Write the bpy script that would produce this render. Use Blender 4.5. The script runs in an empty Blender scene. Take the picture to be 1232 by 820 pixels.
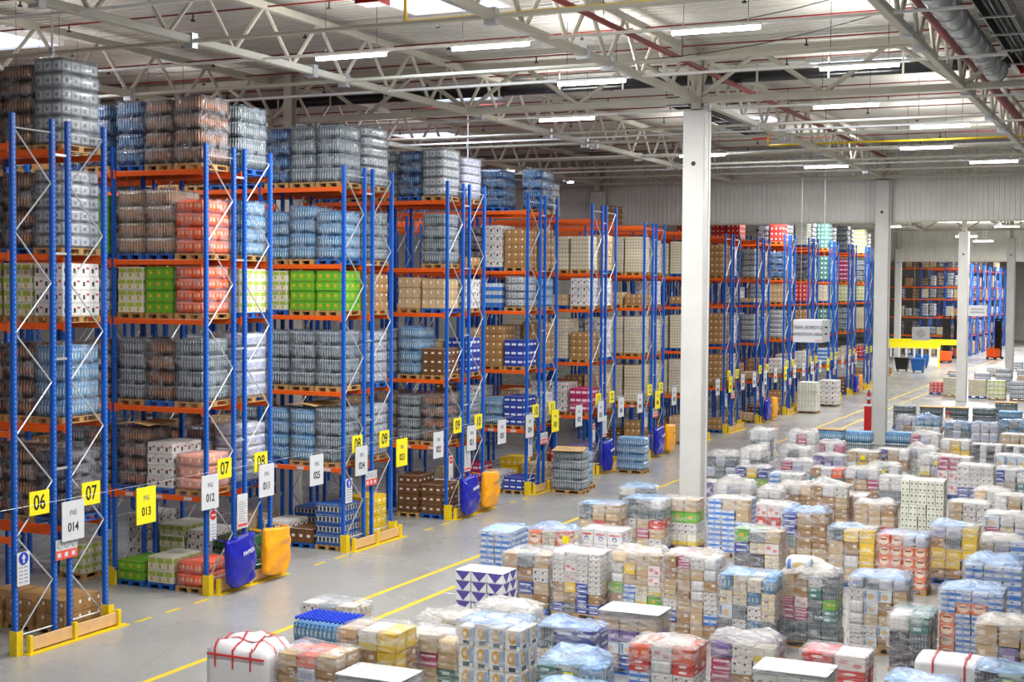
import bpy, bmesh, math, random
from mathutils import Vector, Matrix, noise
random.seed(7)
S = bpy.context.scene
COL = S.collection
PI = math.pi
# ---------------------------------------------------------------- camera, world, exposure
F_PX, YAW, PITCH, ROLL = 1708.09, 0.4329, -0.0363, 0.0071
CAM = Vector((-21.68, -21.06, 7.445))
def cam_setup():
    d = Vector((math.cos(PITCH)*math.cos(YAW), math.cos(PITCH)*math.sin(YAW), math.sin(PITCH)))
    r = d.cross(Vector((0, 0, 1))).normalized(); u = r.cross(d)
    c, s = math.cos(ROLL), math.sin(ROLL)
    r2 = c*r + s*u; u2 = -s*r + c*u
    cd = bpy.data.cameras.new('camera'); o = bpy.data.objects.new('camera', cd); COL.objects.link(o)
    m = Matrix.Identity(4)
    for i in range(3):
        m[i][0], m[i][1], m[i][2], m[i][3] = r2[i], u2[i], -d[i], CAM[i]
    o.matrix_world = m
    cd.sensor_width = 36; cd.lens = F_PX/1232*36; cd.clip_start = .5; cd.clip_end = 600
    S.camera = o
cam_setup()
W = bpy.data.worlds.new('world'); S.world = W; W.use_nodes = True
W.node_tree.nodes['Background'].inputs[0].default_value = (1, .985, .96, 1)
W.node_tree.nodes['Background'].inputs[1].default_value = .21
S.view_settings.view_transform = 'Standard'; S.view_settings.look = 'None'
S.view_settings.exposure = 0.2; S.view_settings.gamma = 1; S.view_settings.use_curve_mapping = False
LAMP_W = 82.0        # watts of each ceiling lamp
TUBE = 14.0
SKYL = 1.3

# ---------------------------------------------------------------- materials
def lin(c):
    return tuple(((x/12.92) if x <= .04045 else ((x+.055)/1.055)**2.4) for x in c)
def hexc(h):
    return lin([int(h[i:i+2], 16)/255 for i in (0, 2, 4)])
def newmat(name):
    m = bpy.data.materials.new(name); m.use_nodes = True
    return m, m.node_tree, m.node_tree.nodes['Principled BSDF']
def mathn(nt, op, a, b=None, c=None):
    n = nt.nodes.new('ShaderNodeMath'); n.operation = op
    for i, v in enumerate((a, b, c)):
        if v is None: continue
        if isinstance(v, (int, float)): n.inputs[i].default_value = v
        else: nt.links.new(v, n.inputs[i])
    return n.outputs[0]
def mixc(nt, f, a, b):
    n = nt.nodes.new('ShaderNodeMix'); n.data_type = 'RGBA'
    for i, v in ((0, f), (6, a), (7, b)):
        if isinstance(v, (int, float)): n.inputs[i].default_value = v
        elif isinstance(v, tuple): n.inputs[i].default_value = (*v[:3], 1)
        else: nt.links.new(v, n.inputs[i])
    return n.outputs[2]
def vary(nt, col, amt=.12):
    oi = nt.nodes.new('ShaderNodeObjectInfo')
    h = nt.nodes.new('ShaderNodeHueSaturation')
    nt.links.new(mathn(nt, 'MULTIPLY_ADD', oi.outputs['Random'], 2*amt, 1-amt), h.inputs['Value'])
    if isinstance(col, tuple): h.inputs['Color'].default_value = (*col[:3], 1)
    else: nt.links.new(col, h.inputs['Color'])
    return h.outputs[0]
def noisen(nt, scale, detail=3, vec=None, dist=0):
    n = nt.nodes.new('ShaderNodeTexNoise'); n.inputs['Scale'].default_value = scale; n.inputs['Detail'].default_value = detail
    n.inputs['Distortion'].default_value = dist
    if vec is None:
        tc = nt.nodes.new('ShaderNodeTexCoord'); vec = tc.outputs['Object']
    nt.links.new(vec, n.inputs['Vector'])
    return n.outputs['Fac']
def bump(nt, b, h, strength=.3, dist=.02):
    n = nt.nodes.new('ShaderNodeBump'); n.inputs['Strength'].default_value = strength; n.inputs['Distance'].default_value = dist
    nt.links.new(h, n.inputs['Height']); nt.links.new(n.outputs[0], b.inputs['Normal'])
def plain(name, h, rough=.5, metal=0, var=0, spec=.5, nz=0):
    m, nt, b = newmat(name)
    col = hexc(h) if isinstance(h, str) else h
    b.inputs['Base Color'].default_value = (*col, 1)
    if nz:
        f = noisen(nt, nz, 4)
        c2 = mixc(nt, f, tuple(x*.8 for x in col), tuple(min(1, x*1.15) for x in col))
        nt.links.new(vary(nt, c2, var) if var else c2, b.inputs['Base Color'])
    elif var: nt.links.new(vary(nt, col, var), b.inputs['Base Color'])
    b.inputs['Roughness'].default_value = rough; b.inputs['Metallic'].default_value = metal
    b.inputs['Specular IOR Level'].default_value = spec
    return m
def uvcell(nt):
    uv = nt.nodes.new('ShaderNodeUVMap'); sp = nt.nodes.new('ShaderNodeSeparateXYZ'); nt.links.new(uv.outputs[0], sp.inputs[0])
    return mathn(nt, 'FRACT', sp.outputs[0]), mathn(nt, 'FRACT', sp.outputs[1])
def rectm(nt, u, v, r):
    a = mathn(nt, 'MULTIPLY', mathn(nt, 'GREATER_THAN', u, r[0]), mathn(nt, 'LESS_THAN', u, r[1]))
    b = mathn(nt, 'MULTIPLY', mathn(nt, 'GREATER_THAN', v, r[2]), mathn(nt, 'LESS_THAN', v, r[3]))
    return mathn(nt, 'MULTIPLY', a, b)
def printed(name, base, prints=(), rough=.5, var=.1, seam=.45, coat=0, wave=0):
    """carton / pack surface; prints are shapes on each face: r rectangle, c disc, t triangle"""
    m, nt, b = newmat(name)
    u, v = uvcell(nt)
    base = hexc(base)
    f = noisen(nt, 3.0, 3)
    col = mixc(nt, f, tuple(x*.9 for x in base), tuple(min(1, x*1.06) for x in base))
    for p in prints:
        c = hexc(p[-1])
        if p[0] == 'r': mk = rectm(nt, u, v, p[1:5])
        elif p[0] == 'c':
            dx = mathn(nt, 'SUBTRACT', u, p[1]); dy = mathn(nt, 'SUBTRACT', v, p[2])
            mk = mathn(nt, 'LESS_THAN', mathn(nt, 'ADD', mathn(nt, 'POWER', mathn(nt, 'ABSOLUTE', dx), 2), mathn(nt, 'POWER', mathn(nt, 'ABSOLUTE', dy), 2)), p[3]**2)
        elif p[0] == 't':
            mk = mathn(nt, 'LESS_THAN', mathn(nt, 'MULTIPLY', mathn(nt, 'ABSOLUTE', mathn(nt, 'SUBTRACT', u, .5)), 2), v)
        elif p[0] == 'w':     # wavy repeated marks: u frequency, v0, v1
            s = mathn(nt, 'SINE', mathn(nt, 'MULTIPLY', u, 2*PI*p[1]))
            mk = mathn(nt, 'MULTIPLY', mathn(nt, 'GREATER_THAN', s, .1), mathn(nt, 'MULTIPLY', mathn(nt, 'GREATER_THAN', v, p[2]), mathn(nt, 'LESS_THAN', v, p[3])))
        elif p[0] == 'n':     # blotchy artwork
            nn = noisen(nt, p[1], 3)
            mk = mathn(nt, 'GREATER_THAN', nn, p[2])
        col = mixc(nt, mk, col, c)
    if seam:
        e = .03
        inside = rectm(nt, u, v, (e, 1-e, e*1.3, 1-e*1.3))
        col = mixc(nt, inside, tuple(x*seam for x in base), col)
    nt.links.new(vary(nt, col, var), b.inputs['Base Color'])
    b.inputs['Roughness'].default_value = rough
    if coat: b.inputs['Coat Weight'].default_value = coat; b.inputs['Coat Roughness'].default_value = .15
    if wave:
        s = mathn(nt, 'SINE', mathn(nt, 'MULTIPLY', u, 2*PI*wave))
        s2 = mathn(nt, 'ADD', s, mathn(nt, 'MULTIPLY', noisen(nt, 9, 3), 2.0))
        bump(nt, b, s2, .8, .03)
    elif coat:
        bump(nt, b, noisen(nt, 9, 3, dist=1), .5, .03)
    return m
def film(name, tint, a0, a1, rough=.18, scale=(1, 1, 2.5), nscale=2.6):
    m, nt, b = newmat(name)
    tc = nt.nodes.new('ShaderNodeTexCoord'); mp = nt.nodes.new('ShaderNodeMapping'); mp.inputs['Scale'].default_value = scale
    mp.inputs['Rotation'].default_value = (.35, .25, .2)
    nt.links.new(tc.outputs['Object'], mp.inputs[0])
    f = noisen(nt, nscale, 6, mp.outputs[0], 1.2)  # stretched noise: streaks of opacity paint diagonal highlights into the film
    r = nt.nodes.new('ShaderNodeMapRange'); r.inputs[1].default_value = .42; r.inputs[2].default_value = .62
    r.inputs[3].default_value = a0; r.inputs[4].default_value = a1
    nt.links.new(f, r.inputs[0]); nt.links.new(r.outputs[0], b.inputs['Alpha'])
    b.inputs['Base Color'].default_value = (*hexc(tint), 1); b.inputs['Roughness'].default_value = rough
    b.inputs['Specular IOR Level'].default_value = .7
    bump(nt, b, noisen(nt, 5, 5, mp.outputs[0], 1.5), .9, .06)
    return m
def emit(name, col, s):
    m, nt, b = newmat(name)
    b.inputs['Base Color'].default_value = (*col, 1); b.inputs['Emission Color'].default_value = (*col, 1); b.inputs['Emission Strength'].default_value = s
    return m
M = {}
M['blue'] = None
def post_mat(name, h):
    m, nt, b = newmat(name)
    tc = nt.nodes.new('ShaderNodeTexCoord'); sp = nt.nodes.new('ShaderNodeSeparateXYZ'); nt.links.new(tc.outputs['Object'], sp.inputs[0])
    z = mathn(nt, 'FRACT', mathn(nt, 'MULTIPLY', sp.outputs[2], 10))
    hole = mathn(nt, 'MULTIPLY', mathn(nt, 'LESS_THAN', z, .38), mathn(nt, 'LESS_THAN', mathn(nt, 'ABSOLUTE', mathn(nt, 'SUBTRACT', mathn(nt, 'ABSOLUTE', sp.outputs[0]), .0)), .011))
    c = mixc(nt, hole, hexc(h), hexc('8fa6c8'))
    nt.links.new(c, b.inputs['Base Color']); b.inputs['Roughness'].default_value = .32
    return m
M['blue'] = post_mat('blue_post_paint', '0A56B8')
M['orange'] = plain('orange_beam_paint', 'F5641A', .35, nz=2)
M['galv'] = plain('galvanised_steel', 'C9CCD0', .35, .6)
M['yellow'] = plain('yellow_guard_paint', 'EAC815', .4, nz=4)
M['plank'] = plain('raw_plank', 'DDB27C', .6, nz=6)
M['pallet'] = plain('pallet_wood', 'B98F56', .7, var=.15, nz=8)
M['palletblue'] = plain('blue_pallet_paint', '1F5FB4', .6, var=.1, nz=8)
M['truss'] = plain('cream_steel_paint', 'C4C0B2', .45, nz=1)
M['white'] = plain('white_paint', 'F2F2F0', .5)
M['signwhite'] = plain('white_sign_board', 'CFD1D6', .45)
M['signyellow'] = plain('yellow_sign_board', 'F5E414', .45)
M['black'] = plain('black_print', '17181A', .6)
M['grey'] = plain('grey_print', '7b7d80', .6)
M['red'] = plain('red_paint', 'C4201C', .4)
M['redprint'] = plain('red_print', 'E0524A', .5)
M['bluesign'] = plain('blue_print', '1734B0', .5)
M['duct'] = plain('galvanised_duct', 'B9BCC0', .28, .85, nz=3)
M['dark'] = plain('dark_rubber', '1B1C1F', .5)
M['steelblack'] = plain('black_steel', '101114', .3)
M['pipe_red'] = plain('sprinkler_red', '7C1F1A', .45)
M['lid'] = plain('tan_cardboard_sheet', 'C9A46A', .7, var=.1)
M['tape'] = plain('red_tape', 'D23A44', .4)
M['cap'] = plain('blue_bottle_cap', '0F3FD0', .3)
M['bagblue'] = plain('blue_bag_plastic', '141AA2', .2, nz=3)
M['bagorange'] = plain('orange_bag_plastic', 'FFA510', .35, nz=3)
M['skin'] = plain('skin', 'D9A384', .5)
M['navy'] = plain('navy_cloth', '1B2440', .8)
M['hivis'] = plain('orange_hi_vis_cloth', 'F58A1E', .7)
M['shirt'] = plain('white_cloth', 'E9E4E0', .8)
M['redcap'] = plain('red_cap_cloth', 'C02A1C', .7)
M['binblue'] = plain('blue_bin_plastic', '1763B5', .45)
M['forkorange'] = plain('orange_truck_paint', 'F0591C', .35)
M['tube'] = emit('lamp_tube', (.94, .96, 1), TUBE)
M['skylight'] = emit('skylight_panel', (.62, .76, 1), SKYL)
M['glow'] = emit('small_lamp', (1, .93, .8), 12)
M['film_side'] = film('clear_stretch_film', 'E2E4E8', .05, .44, .12, (1, 1.3, 5), 2.2)
M['film_blue'] = film('pale_blue_film', 'A9C6EC', .35, .8, .18)
M['film_clear'] = film('hazy_film_top', 'D5D8DF', .25, .6, .15)
M['film_white'] = film('white_film', 'CFCCCA', .45, .85, .25)
M['film_rack'] = film('rack_stretch_film', 'C9D0DA', .02, .3, .1)
M['quilt'] = plain('white_quilt', 'C9C9CC', .45)
def dimple(m, sc, st):
    nt = m.node_tree; tc = nt.nodes.new('ShaderNodeTexCoord'); v = nt.nodes.new('ShaderNodeTexVoronoi'); v.inputs['Scale'].default_value = sc
    nt.links.new(tc.outputs['Object'], v.inputs['Vector']); bump(nt, nt.nodes['Principled BSDF'], v.outputs['Distance'], st, .12)
dimple(M['quilt'], 9, .5)
M['sheet'] = plain('white_sheet', 'DDDCE0', .45)
C_ = {}
def code(k, nm, *a, **kw): C_[k] = (printed(nm, *a, **kw), plain(nm+'_top', a[0], .55, var=.1), nm)
code('B', 'brown_carton', 'A9804F', [('r', .6, .85, .55, .8, 'E8E0D2'), ('r', .1, .3, .2, .3, '7A5A34')])
code('T', 'tan_carton', 'C9AC85', [('r', .15, .4, .5, .75, 'E9DFCF')])
code('W', 'white_printed_carton', 'E4E2DF', [('r', .2, .45, .25, .6, '3A3F3A'), ('r', .6, .9, .55, .7, 'B54A4A')], seam=.7)
code('w', 'white_pack', 'E6E5E5', [('n', 8, .66, '9DA3AE')], seam=.6)
code('G', 'green_carton', '6FB52C', [('c', .5, .5, .16, 'E3A83A'), ('r', .0, 1, .8, .95, '4E9A1E')])
code('b', 'blue_and_white_carton', 'D6E2F2', [('r', 0, 1, .05, .52, '2E78D2'), ('c', .5, .75, .1, '2F6FC9')])
code('Y', 'yellow_carton', 'F2C81C', [('r', .2, .8, .35, .6, 'F7E9A8')])
code('y', 'cream_and_yellow_carton', 'EDE7D8', [('r', 0, 1, 0, .4, 'E8CE20')])
code('R', 'red_carton', 'D5312C', [('c', .5, .5, .2, 'EFE0DC')])
code('r', 'pink_and_white_pack', 'F0E3E2', [('c', .3, .6, .17, 'D97C83'), ('c', .72, .35, .15, 'D97C83')])
code('P', 'purple_triangle_carton', 'EEEEF2', [('t', '5A4FA3')], seam=.8)
code('O', 'orange_carton', 'EE5F2C', [('r', .15, .45, .4, .7, 'F4A37A'), ('r', .6, .9, .4, .7, 'F7B592')])
code('K', 'magenta_carton', 'B92A68', [('r', .1, .9, .35, .65, 'F0D9E2')])
code('t', 'teal_pack', '4F8580', [('r', .2, .6, .3, .7, 'D4EDE8')])
code('D', 'dark_pack', '3A3440', [('w', 3, .3, .7, '6B6272')], coat=.5)
code('g', 'clear_bottle_pack', '75828A', [('w', 3, .28, .62, 'B8C2C8'), ('w', 3, .86, .97, 'C3D0DC')], coat=.6, wave=3, seam=.3)
code('a', 'blue_water_pack', '6FA6D2', [('w', 3, .3, .62, 'CBE0EF'), ('w', 3, .86, .98, '2C63C4')], coat=.6, wave=3, seam=.45)
code('z', 'deep_blue_pack', '17508F', [('w', 3, .3, .65, '6FA9D6')], coat=.6, wave=3, seam=.25)
code('h', 'amber_bottle_pack', '75523E', [('w', 3, .35, .7, 'CC8F6C'), ('r', 0, 1, 0, .2, '4A3A34')], coat=.5, wave=3, seam=.3)
code('e', 'peach_pack', 'EBCFA8', [('r', .2, .7, .3, .6, 'F6E6CE')], seam=.75)
code('m', 'gold_print_pack', 'EFEFEF', [('c', .5, .6, .3, 'D9A548'), ('r', .72, .98, .2, .9, '8FB0DC'), ('c', .42, .6, .12, 'F0E6D0'), ('r', .3, .75, .05, .25, '2A3550')], seam=.75)
code('l', 'pale_blue_top_pack', 'DCE9F6', [('c', .5, .4, .25, 'E0C18C'), ('r', .05, .2, .1, .9, '6E86B8')], seam=.75)
code('d', 'cake_print_carton', 'EC7A4C', [('c', .5, .48, .38, 'F6E2C8'), ('r', .22, .78, .52, .72, 'A8503A')], seam=.8)
code('c', 'small_white_tub_grid', 'E6E8DA', [('r', .3, .7, .3, .6, '6F766C')], seam=.78)
code('S', 'multicoloured_carton', 'D8CEB8', [('n', 7, .58, '3C62B0'), ('n', 11, .62, 'C8452F'), ('r', .1, .4, .5, .9, 'F2E38A')], seam=.5)
code('L', 'lilac_grey_bag', 'C6C8D6', [('r', .15, .85, .3, .7, 'A4A8CC'), ('n', 5, .6, 'DADCE8')], coat=.5, seam=.7)
code('N', 'navy_and_white_carton', '2A3FA0', [('r', .15, .85, .35, .6, 'DCE2F2')])
code('V', 'violet_pack', '6F5A9E', [('r', .2, .8, .3, .6, 'CFC6E4')], coat=.4)
code('u', 'detergent_pack', 'F3F2F1', [('r', .15, .85, .62, .78, 'DB4632'), ('c', .5, .4, .18, '3A62AE'), ('c', .5, .36, .1, 'F3F2F1')], seam=.8)
code('E', 'beige_tray_grid', 'C9BD9F', [('r', .25, .75, .3, .7, 'F1EBDC'), ('r', .3, .6, .38, .5, '8A7C5C')], seam=.6)
code('k', 'blue_can_tray', '2B63B8', [('r', 0, 1, .3, .85, 'C9CED8'), ('w', 2, .34, .78, '2B2F3A')], wave=4, seam=.6)
code('q', 'green_and_cream_pack', 'E2E2D0', [('r', .08, .92, .5, .88, 'A9BC4C'), ('r', .3, .6, .12, .45, 'C9B24A')], seam=.7)
code('H', 'dark_brown_carton', '6E4A2A', [('r', .3, .7, .4, .6, 'E8E2DA')])
code('s', 'silver_wrapped_pack', '9AA0A8', [('r', .12, .88, .2, .8, 'BEC3CA'), ('r', .3, .6, .35, .6, '7A828E')], coat=.7, seam=.55)
code('p', 'peach_bottle_pack', 'A98F78', [('w', 3, .35, .72, 'D09A76'), ('w', 3, .84, .98, 'EFE6DC')], coat=.5, wave=3, seam=.45)
code('X', 'green_bottle_crate', '2E4A34', [('w', 4, .2, .8, '2FA04A'), ('w', 4, .82, .98, 'C9D2CC')], wave=4, seam=.4)
code('o', 'pale_orange_carton', 'F0A890', [('r', .6, .75, .4, .7, 'F8F2EE')], seam=.85)
NAMES = {'g': 'clear bottle', 'a': 'blue water bottle', 'z': 'deep blue bottle', 'h': 'amber bottle', 'p': 'peach bottle', 'O': 'orange carton',
 'W': 'white printed carton', 'w': 'white pack', 'G': 'green carton', 'q': 'greenish pack', 'B': 'brown carton', 'T': 'tan carton', 'H': 'dark brown carton',
 's': 'silver wrapped', 'k': 'blue can tray', 'L': 'lilac wrapped', 'D': 'dark pack', 'E': 'beige tray', 'N': 'navy carton', 'K': 'magenta carton', 'Y': 'yellow carton',
 'X': 'green bottle', 'b': 'blue striped carton', 'c': 'white tub', 't': 'teal pack', 'R': 'red carton', 'V': 'violet pack', 'S': 'mixed carton', 'o': 'pale orange carton'}
BOTTLES = set('gazhpX')
WRAPPED = set('gazhpsLDoOV')

# ---------------------------------------------------------------- object helpers
def tag(o, label, cat, group=None, kind=None):
    if label: o['label'] = label
    if cat: o['category'] = cat
    if group: o['group'] = group
    if kind: o['kind'] = kind
    return o
def empty(name, loc=(0, 0, 0), rz=0, label=None, cat=None, group=None):
    o = bpy.data.objects.new(name, None); COL.objects.link(o); o.location = loc; o.rotation_euler = (0, 0, rz)
    o.empty_display_size = .2
    return tag(o, label, cat, group)
def inst(name, me, parent=None, loc=(0, 0, 0), rot=(0, 0, 0), scale=(1, 1, 1)):
    o = bpy.data.objects.new(name, me); COL.objects.link(o)
    o.location = loc; o.rotation_euler = rot; o.scale = scale
    if parent: o.parent = parent
    return o
def me_from(bm, name, *mats, smooth=False):
    me = bpy.data.meshes.new(name); bm.to_mesh(me); bm.free()
    for m in mats: me.materials.append(m)
    if smooth:
        for p in me.polygons: p.use_smooth = True
    return me
def addbox(bm, x0, x1, y0, y1, z0, z1, mi=0, bev=0):
    vs = [bm.verts.new(p) for p in ((x0, y0, z0), (x1, y0, z0), (x1, y1, z0), (x0, y1, z0), (x0, y0, z1), (x1, y0, z1), (x1, y1, z1), (x0, y1, z1))]
    fs = [bm.faces.new([vs[i] for i in q]) for q in ((0, 3, 2, 1), (4, 5, 6, 7), (0, 1, 5, 4), (1, 2, 6, 5), (2, 3, 7, 6), (3, 0, 4, 7))]
    for f in fs: f.material_index = mi
    if bev:
        bmesh.ops.bevel(bm, geom=list({e for f in fs for e in f.edges}), offset=bev, segments=1, affect='EDGES')
    return vs
def addtube(bm, p0, p1, r, n=8, mi=0, r1=None):
    p0, p1 = Vector(p0), Vector(p1); d = (p1-p0).normalized()
    a = Vector((0, 0, 1)) if abs(d.z) < .9 else Vector((1, 0, 0))
    x = d.cross(a).normalized(); y = d.cross(x)
    r1 = r if r1 is None else r1
    A = [bm.verts.new(p0+r*(math.cos(2*PI*i/n)*x+math.sin(2*PI*i/n)*y)) for i in range(n)]
    B = [bm.verts.new(p1+r1*(math.cos(2*PI*i/n)*x+math.sin(2*PI*i/n)*y)) for i in range(n)]
    for i in range(n):
        f = bm.faces.new((A[i], A[(i+1) % n], B[(i+1) % n], B[i])); f.material_index = mi; f.smooth = n > 6
    bm.faces.new(A[::-1]).material_index = mi; bm.faces.new(B).material_index = mi
def boxobj(name, mat, parent, *dims, bev=.0):
    bm = bmesh.new(); addbox(bm, *dims, bev=bev); return inst(name, me_from(bm, name, mat), parent)
_tube = {}
def bar(name, mat, parent, p0, p1, r, n=6):
    """a strut: one shared unit tube, turned and stretched"""
    k = (mat.name, n)
    if k not in _tube:
        bm = bmesh.new(); addtube(bm, (0, 0, 0), (0, 0, 1), 1, n); _tube[k] = me_from(bm, 'strut_'+mat.name, mat)
    p0, p1 = Vector(p0), Vector(p1); d = p1-p0
    q = d.to_track_quat('Z', 'Y').to_euler()
    return inst(name, _tube[k], parent, p0, q, (r, r, d.length))
_txt = {}
def text(name, s, size, mat, parent, loc, rot, sx=.8, align='CENTER'):
    key = (s, size, mat.name)
    if key not in _txt:
        c = bpy.data.curves.new('lettering', 'FONT'); c.body = s; c.size = size; c.align_x = align; c.align_y = 'CENTER'; c.extrude = .003
        if s.isdigit() or s.startswith('0'): c.offset = size*.012
        o = bpy.data.objects.new('tmp', c); COL.objects.link(o)
        me = bpy.data.meshes.new_from_object(o); bpy.data.objects.remove(o); me.materials.clear(); me.materials.append(mat); _txt[key] = me
    return inst(name, _txt[key], parent, loc, rot, (sx, 1, 1))
FY = (PI/2, 0, 0)          # facing -Y
FX = (PI/2, 0, -PI/2)      # facing -X
# carton mesh: 1 x 1 x 1, origin at centre of base, side faces carry UV 0..k
_box = {}
def goods_mesh(k, ku=1, kx=1, kv=1, bulge=0.0):
    key = (k, ku, kx, kv, bulge)
    if key in _box: return _box[key]
    bm = bmesh.new(); uvl = bm.loops.layers.uv.new('UVMap')
    bmesh.ops.create_cube(bm, size=1)
    bmesh.ops.translate(bm, verts=bm.verts, vec=(0, 0, .5))
    for f in bm.faces:
        n = f.normal
        if abs(n.z) > .5: f.material_index = 1
        for lp in f.loops:
            co = lp.vert.co
            if abs(n.x) > .5: lp[uvl].uv = ((.5-co.y if n.x < 0 else co.y+.5)*ku, co.z*kv)
            elif abs(n.y) > .5: lp[uvl].uv = ((co.x+.5)*kx, co.z*kv)
            else: lp[uvl].uv = (.5, .5)
    if bulge:
        bmesh.ops.subdivide_edges(bm, edges=bm.edges[:], cuts=3, use_grid_fill=True)
        for v in bm.verts:
            c = v.co; t = math.sin(min(max(c.z, 0), 1)*PI)
            s = 1-bulge*(1-t); c.x *= s; c.y *= s
            r = math.hypot(c.x, c.y)
            if r > .67: c.x *= .67/r*.5+.5; c.y *= .67/r*.5+.5
            if c.z > .99: c.z += bulge*.5*math.cos(c.x*PI)*math.cos(c.y*PI)-bulge*.3+random.uniform(-.02, .02)
        sm = True
    else:
        bmesh.ops.bevel(bm, geom=bm.edges[:], offset=.012, segments=1, affect='EDGES'); sm = False
    me = me_from(bm, C_[k][2], C_[k][0], C_[k][1], smooth=sm)
    _box[key] = me
    return me
def make_pallet_mesh(mat, nm):
    bm = bmesh.new()
    for x in (-.345, 0, .345):
        addbox(bm, x-.05, x+.05, -.6, .6, 0, .022)
        for y in (-.525, 0, .525): addbox(bm, x-.05, x+.05, y-.072, y+.072, .022, .1)
    for y in (-.525, 0, .525): addbox(bm, -.4, .4, y-.072, y+.072, .1, .122)
    for x in (-.33, -.165, 0, .165, .33): addbox(bm, x-.06, x+.06, -.6, .6, .122, .144)
    return me_from(bm, nm, mat)
PAL = make_pallet_mesh(M['pallet'], 'wooden_pallet'); PALB = make_pallet_mesh(M['palletblue'], 'blue_pallet')
def film_mesh(seed, bulge, mats, smooth_top=True):
    """a unit wrapping: closed shell, base 1 x 1 from z 0 to 1, top crumpled by bulge; slot 0 sides, slot 1 top"""
    bm = bmesh.new(); bmesh.ops.create_cube(bm, size=1); bmesh.ops.translate(bm, verts=bm.verts, vec=(0, 0, .5))
    bmesh.ops.subdivide_edges(bm, edges=bm.edges[:], cuts=7, use_grid_fill=True)
    off = Vector((seed*7.3, seed*3.1, seed*1.7))
    for v in bm.verts:
        c = v.co.copy()
        nz = noise.noise(c*2.2+off); n2 = noise.noise(c*6+off)
        if c.z > .99:
            e = min(.5-abs(c.x), .5-abs(c.y))
            v.co.z += bulge*(min(e*5, 1)*(.55+.9*nz)+.25*n2)-bulge*.2*(e < .01)
        elif c.z < .01: pass
        r = math.hypot(c.x, c.y); t = c.z
        k = 1+.022*n2+.012*nz-.03*max(0, t-.75)*(1+bulge*8)
        if r > .64: k *= .98
        v.co.x = c.x*k; v.co.y = c.y*k
    for f in bm.faces:
        f.material_index = 1 if (f.normal.z > .5 or min(v.co.z for v in f.verts) > .93) else 0
        f.smooth = True
    bot = [f for f in bm.faces if f.normal.z < -.5]
    bmesh.ops.delete(bm, geom=bot, context='FACES')
    return me_from(bm, 'stretch_film', *mats)
RACKFILM = [film_mesh(i+50, .015, (M['film_rack'], M['film_rack'])) for i in range(4)]

# ---------------------------------------------------------------- setting: floor, walls, roof
def floor_mat():
    m, nt, b = newmat('polished_concrete')
    f = noisen(nt, .35, 8, dist=.6); f2 = noisen(nt, 3, 6)
    c = mixc(nt, f, hexc('8F8F8D'), hexc('B0AFAB'))
    c = mixc(nt, mathn(nt, 'MULTIPLY', f2, .35), c, hexc('7d7f82'))
    # expansion joints
    tc = nt.nodes.new('ShaderNodeTexCoord'); sp = nt.nodes.new('ShaderNodeSeparateXYZ'); nt.links.new(tc.outputs['Object'], sp.inputs[0])
    jx = mathn(nt, 'LESS_THAN', mathn(nt, 'FRACT', mathn(nt, 'DIVIDE', sp.outputs[0], 6.1)), .0016)
    jy = mathn(nt, 'LESS_THAN', mathn(nt, 'FRACT', mathn(nt, 'DIVIDE', sp.outputs[1], 7.4)), .0014)
    c = mixc(nt, mathn(nt, 'MULTIPLY', mathn(nt, 'MAXIMUM', jx, jy), .5), c, hexc('5c5d60'))
    nt.links.new(c, b.inputs['Base Color'])
    r = nt.nodes.new('ShaderNodeMapRange'); r.inputs[3].default_value = .16; r.inputs[4].default_value = .38
    nt.links.new(f, r.inputs[0]); nt.links.new(r.outputs[0], b.inputs['Roughness'])
    bump(nt, b, noisen(nt, 1.2, 4), .05, .02)
    return m
M['floor'] = floor_mat()
bm = bmesh.new(); addbox(bm, -30, 216, -45, 38, -.3, 0)
FLOOR = tag(inst('floor', me_from(bm, 'floor', M['floor'])), 'grey polished concrete warehouse floor', None, kind='structure')
M['lineyellow'] = plain('yellow_line_paint', 'E3C32A', .45, nz=1.5)
M['linewhite'] = plain('white_line_paint', 'D8D8D4', .5)
def line(x0, x1, y0, y1, m='lineyellow'):
    boxobj('line_marking', M[m], FLOOR, x0, x1, y0, y1, 0, .004)
line(-3, 150, -3.77, -3.63); line(-1, 150, -5.06, -4.92)
def corrugated(name, axis, a0, a1, b0, b1, pos, pitch, depth, mat, horiz=False):
    """sheet with trapezoid ribs; axis Y: runs along y at x=pos from z b0..b1; horiz: roof deck, runs along x, ribs along y"""
    bm = bmesh.new(); pts = []
    n = int((a1-a0)/pitch)
    for i in range(n):
        a = a0+i*pitch
        for t, dd in ((0, 0), (.4, 0), (.5, 1), (.9, 1)): pts.append((a+t*pitch, dd*depth))
    pts.append((a0+n*pitch, 0))
    prev = None
    for a, dd in pts:
        if horiz: p, q = (a, b0, pos+dd), (a, b1, pos+dd)
        else: p, q = (pos+dd, a, b0), (pos+dd, a, b1)
        cur = (bm.verts.new(p), bm.verts.new(q))
        if prev: bm.faces.new((prev[0], cur[0], cur[1], prev[1]))
        prev = cur
    if horiz:      # close the upper side: the deck has thickness
        addbox(bm, a0, a1, b0, b1, pos+depth+.01, pos+depth+.2)
    else: addbox(bm, pos+depth+.01, pos+depth+.15, a0, a1, b0, b1)
    o = inst(name, me_from(bm, name, mat)); return o
M['wallsheet'] = plain('white_wall_sheet', 'DEDDD8', .42, nz=.6)
M['roofsheet'] = plain('white_roof_sheet', 'D6D3CB', .5, nz=.5)
ROOF_Z = 14.62
tag(corrugated('ceiling', 'X', -26, 216, -36, 38, ROOF_Z, .31, .07, M['roofsheet'], True), 'corrugated metal roof deck', None, kind='structure')
tag(corrugated('wall_dividing', 'Y', -36, 6.15, 10.9, ROOF_Z, 48.95, .24, .05, M['wallsheet']), 'corrugated white wall above the opening', None, kind='structure')
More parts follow.
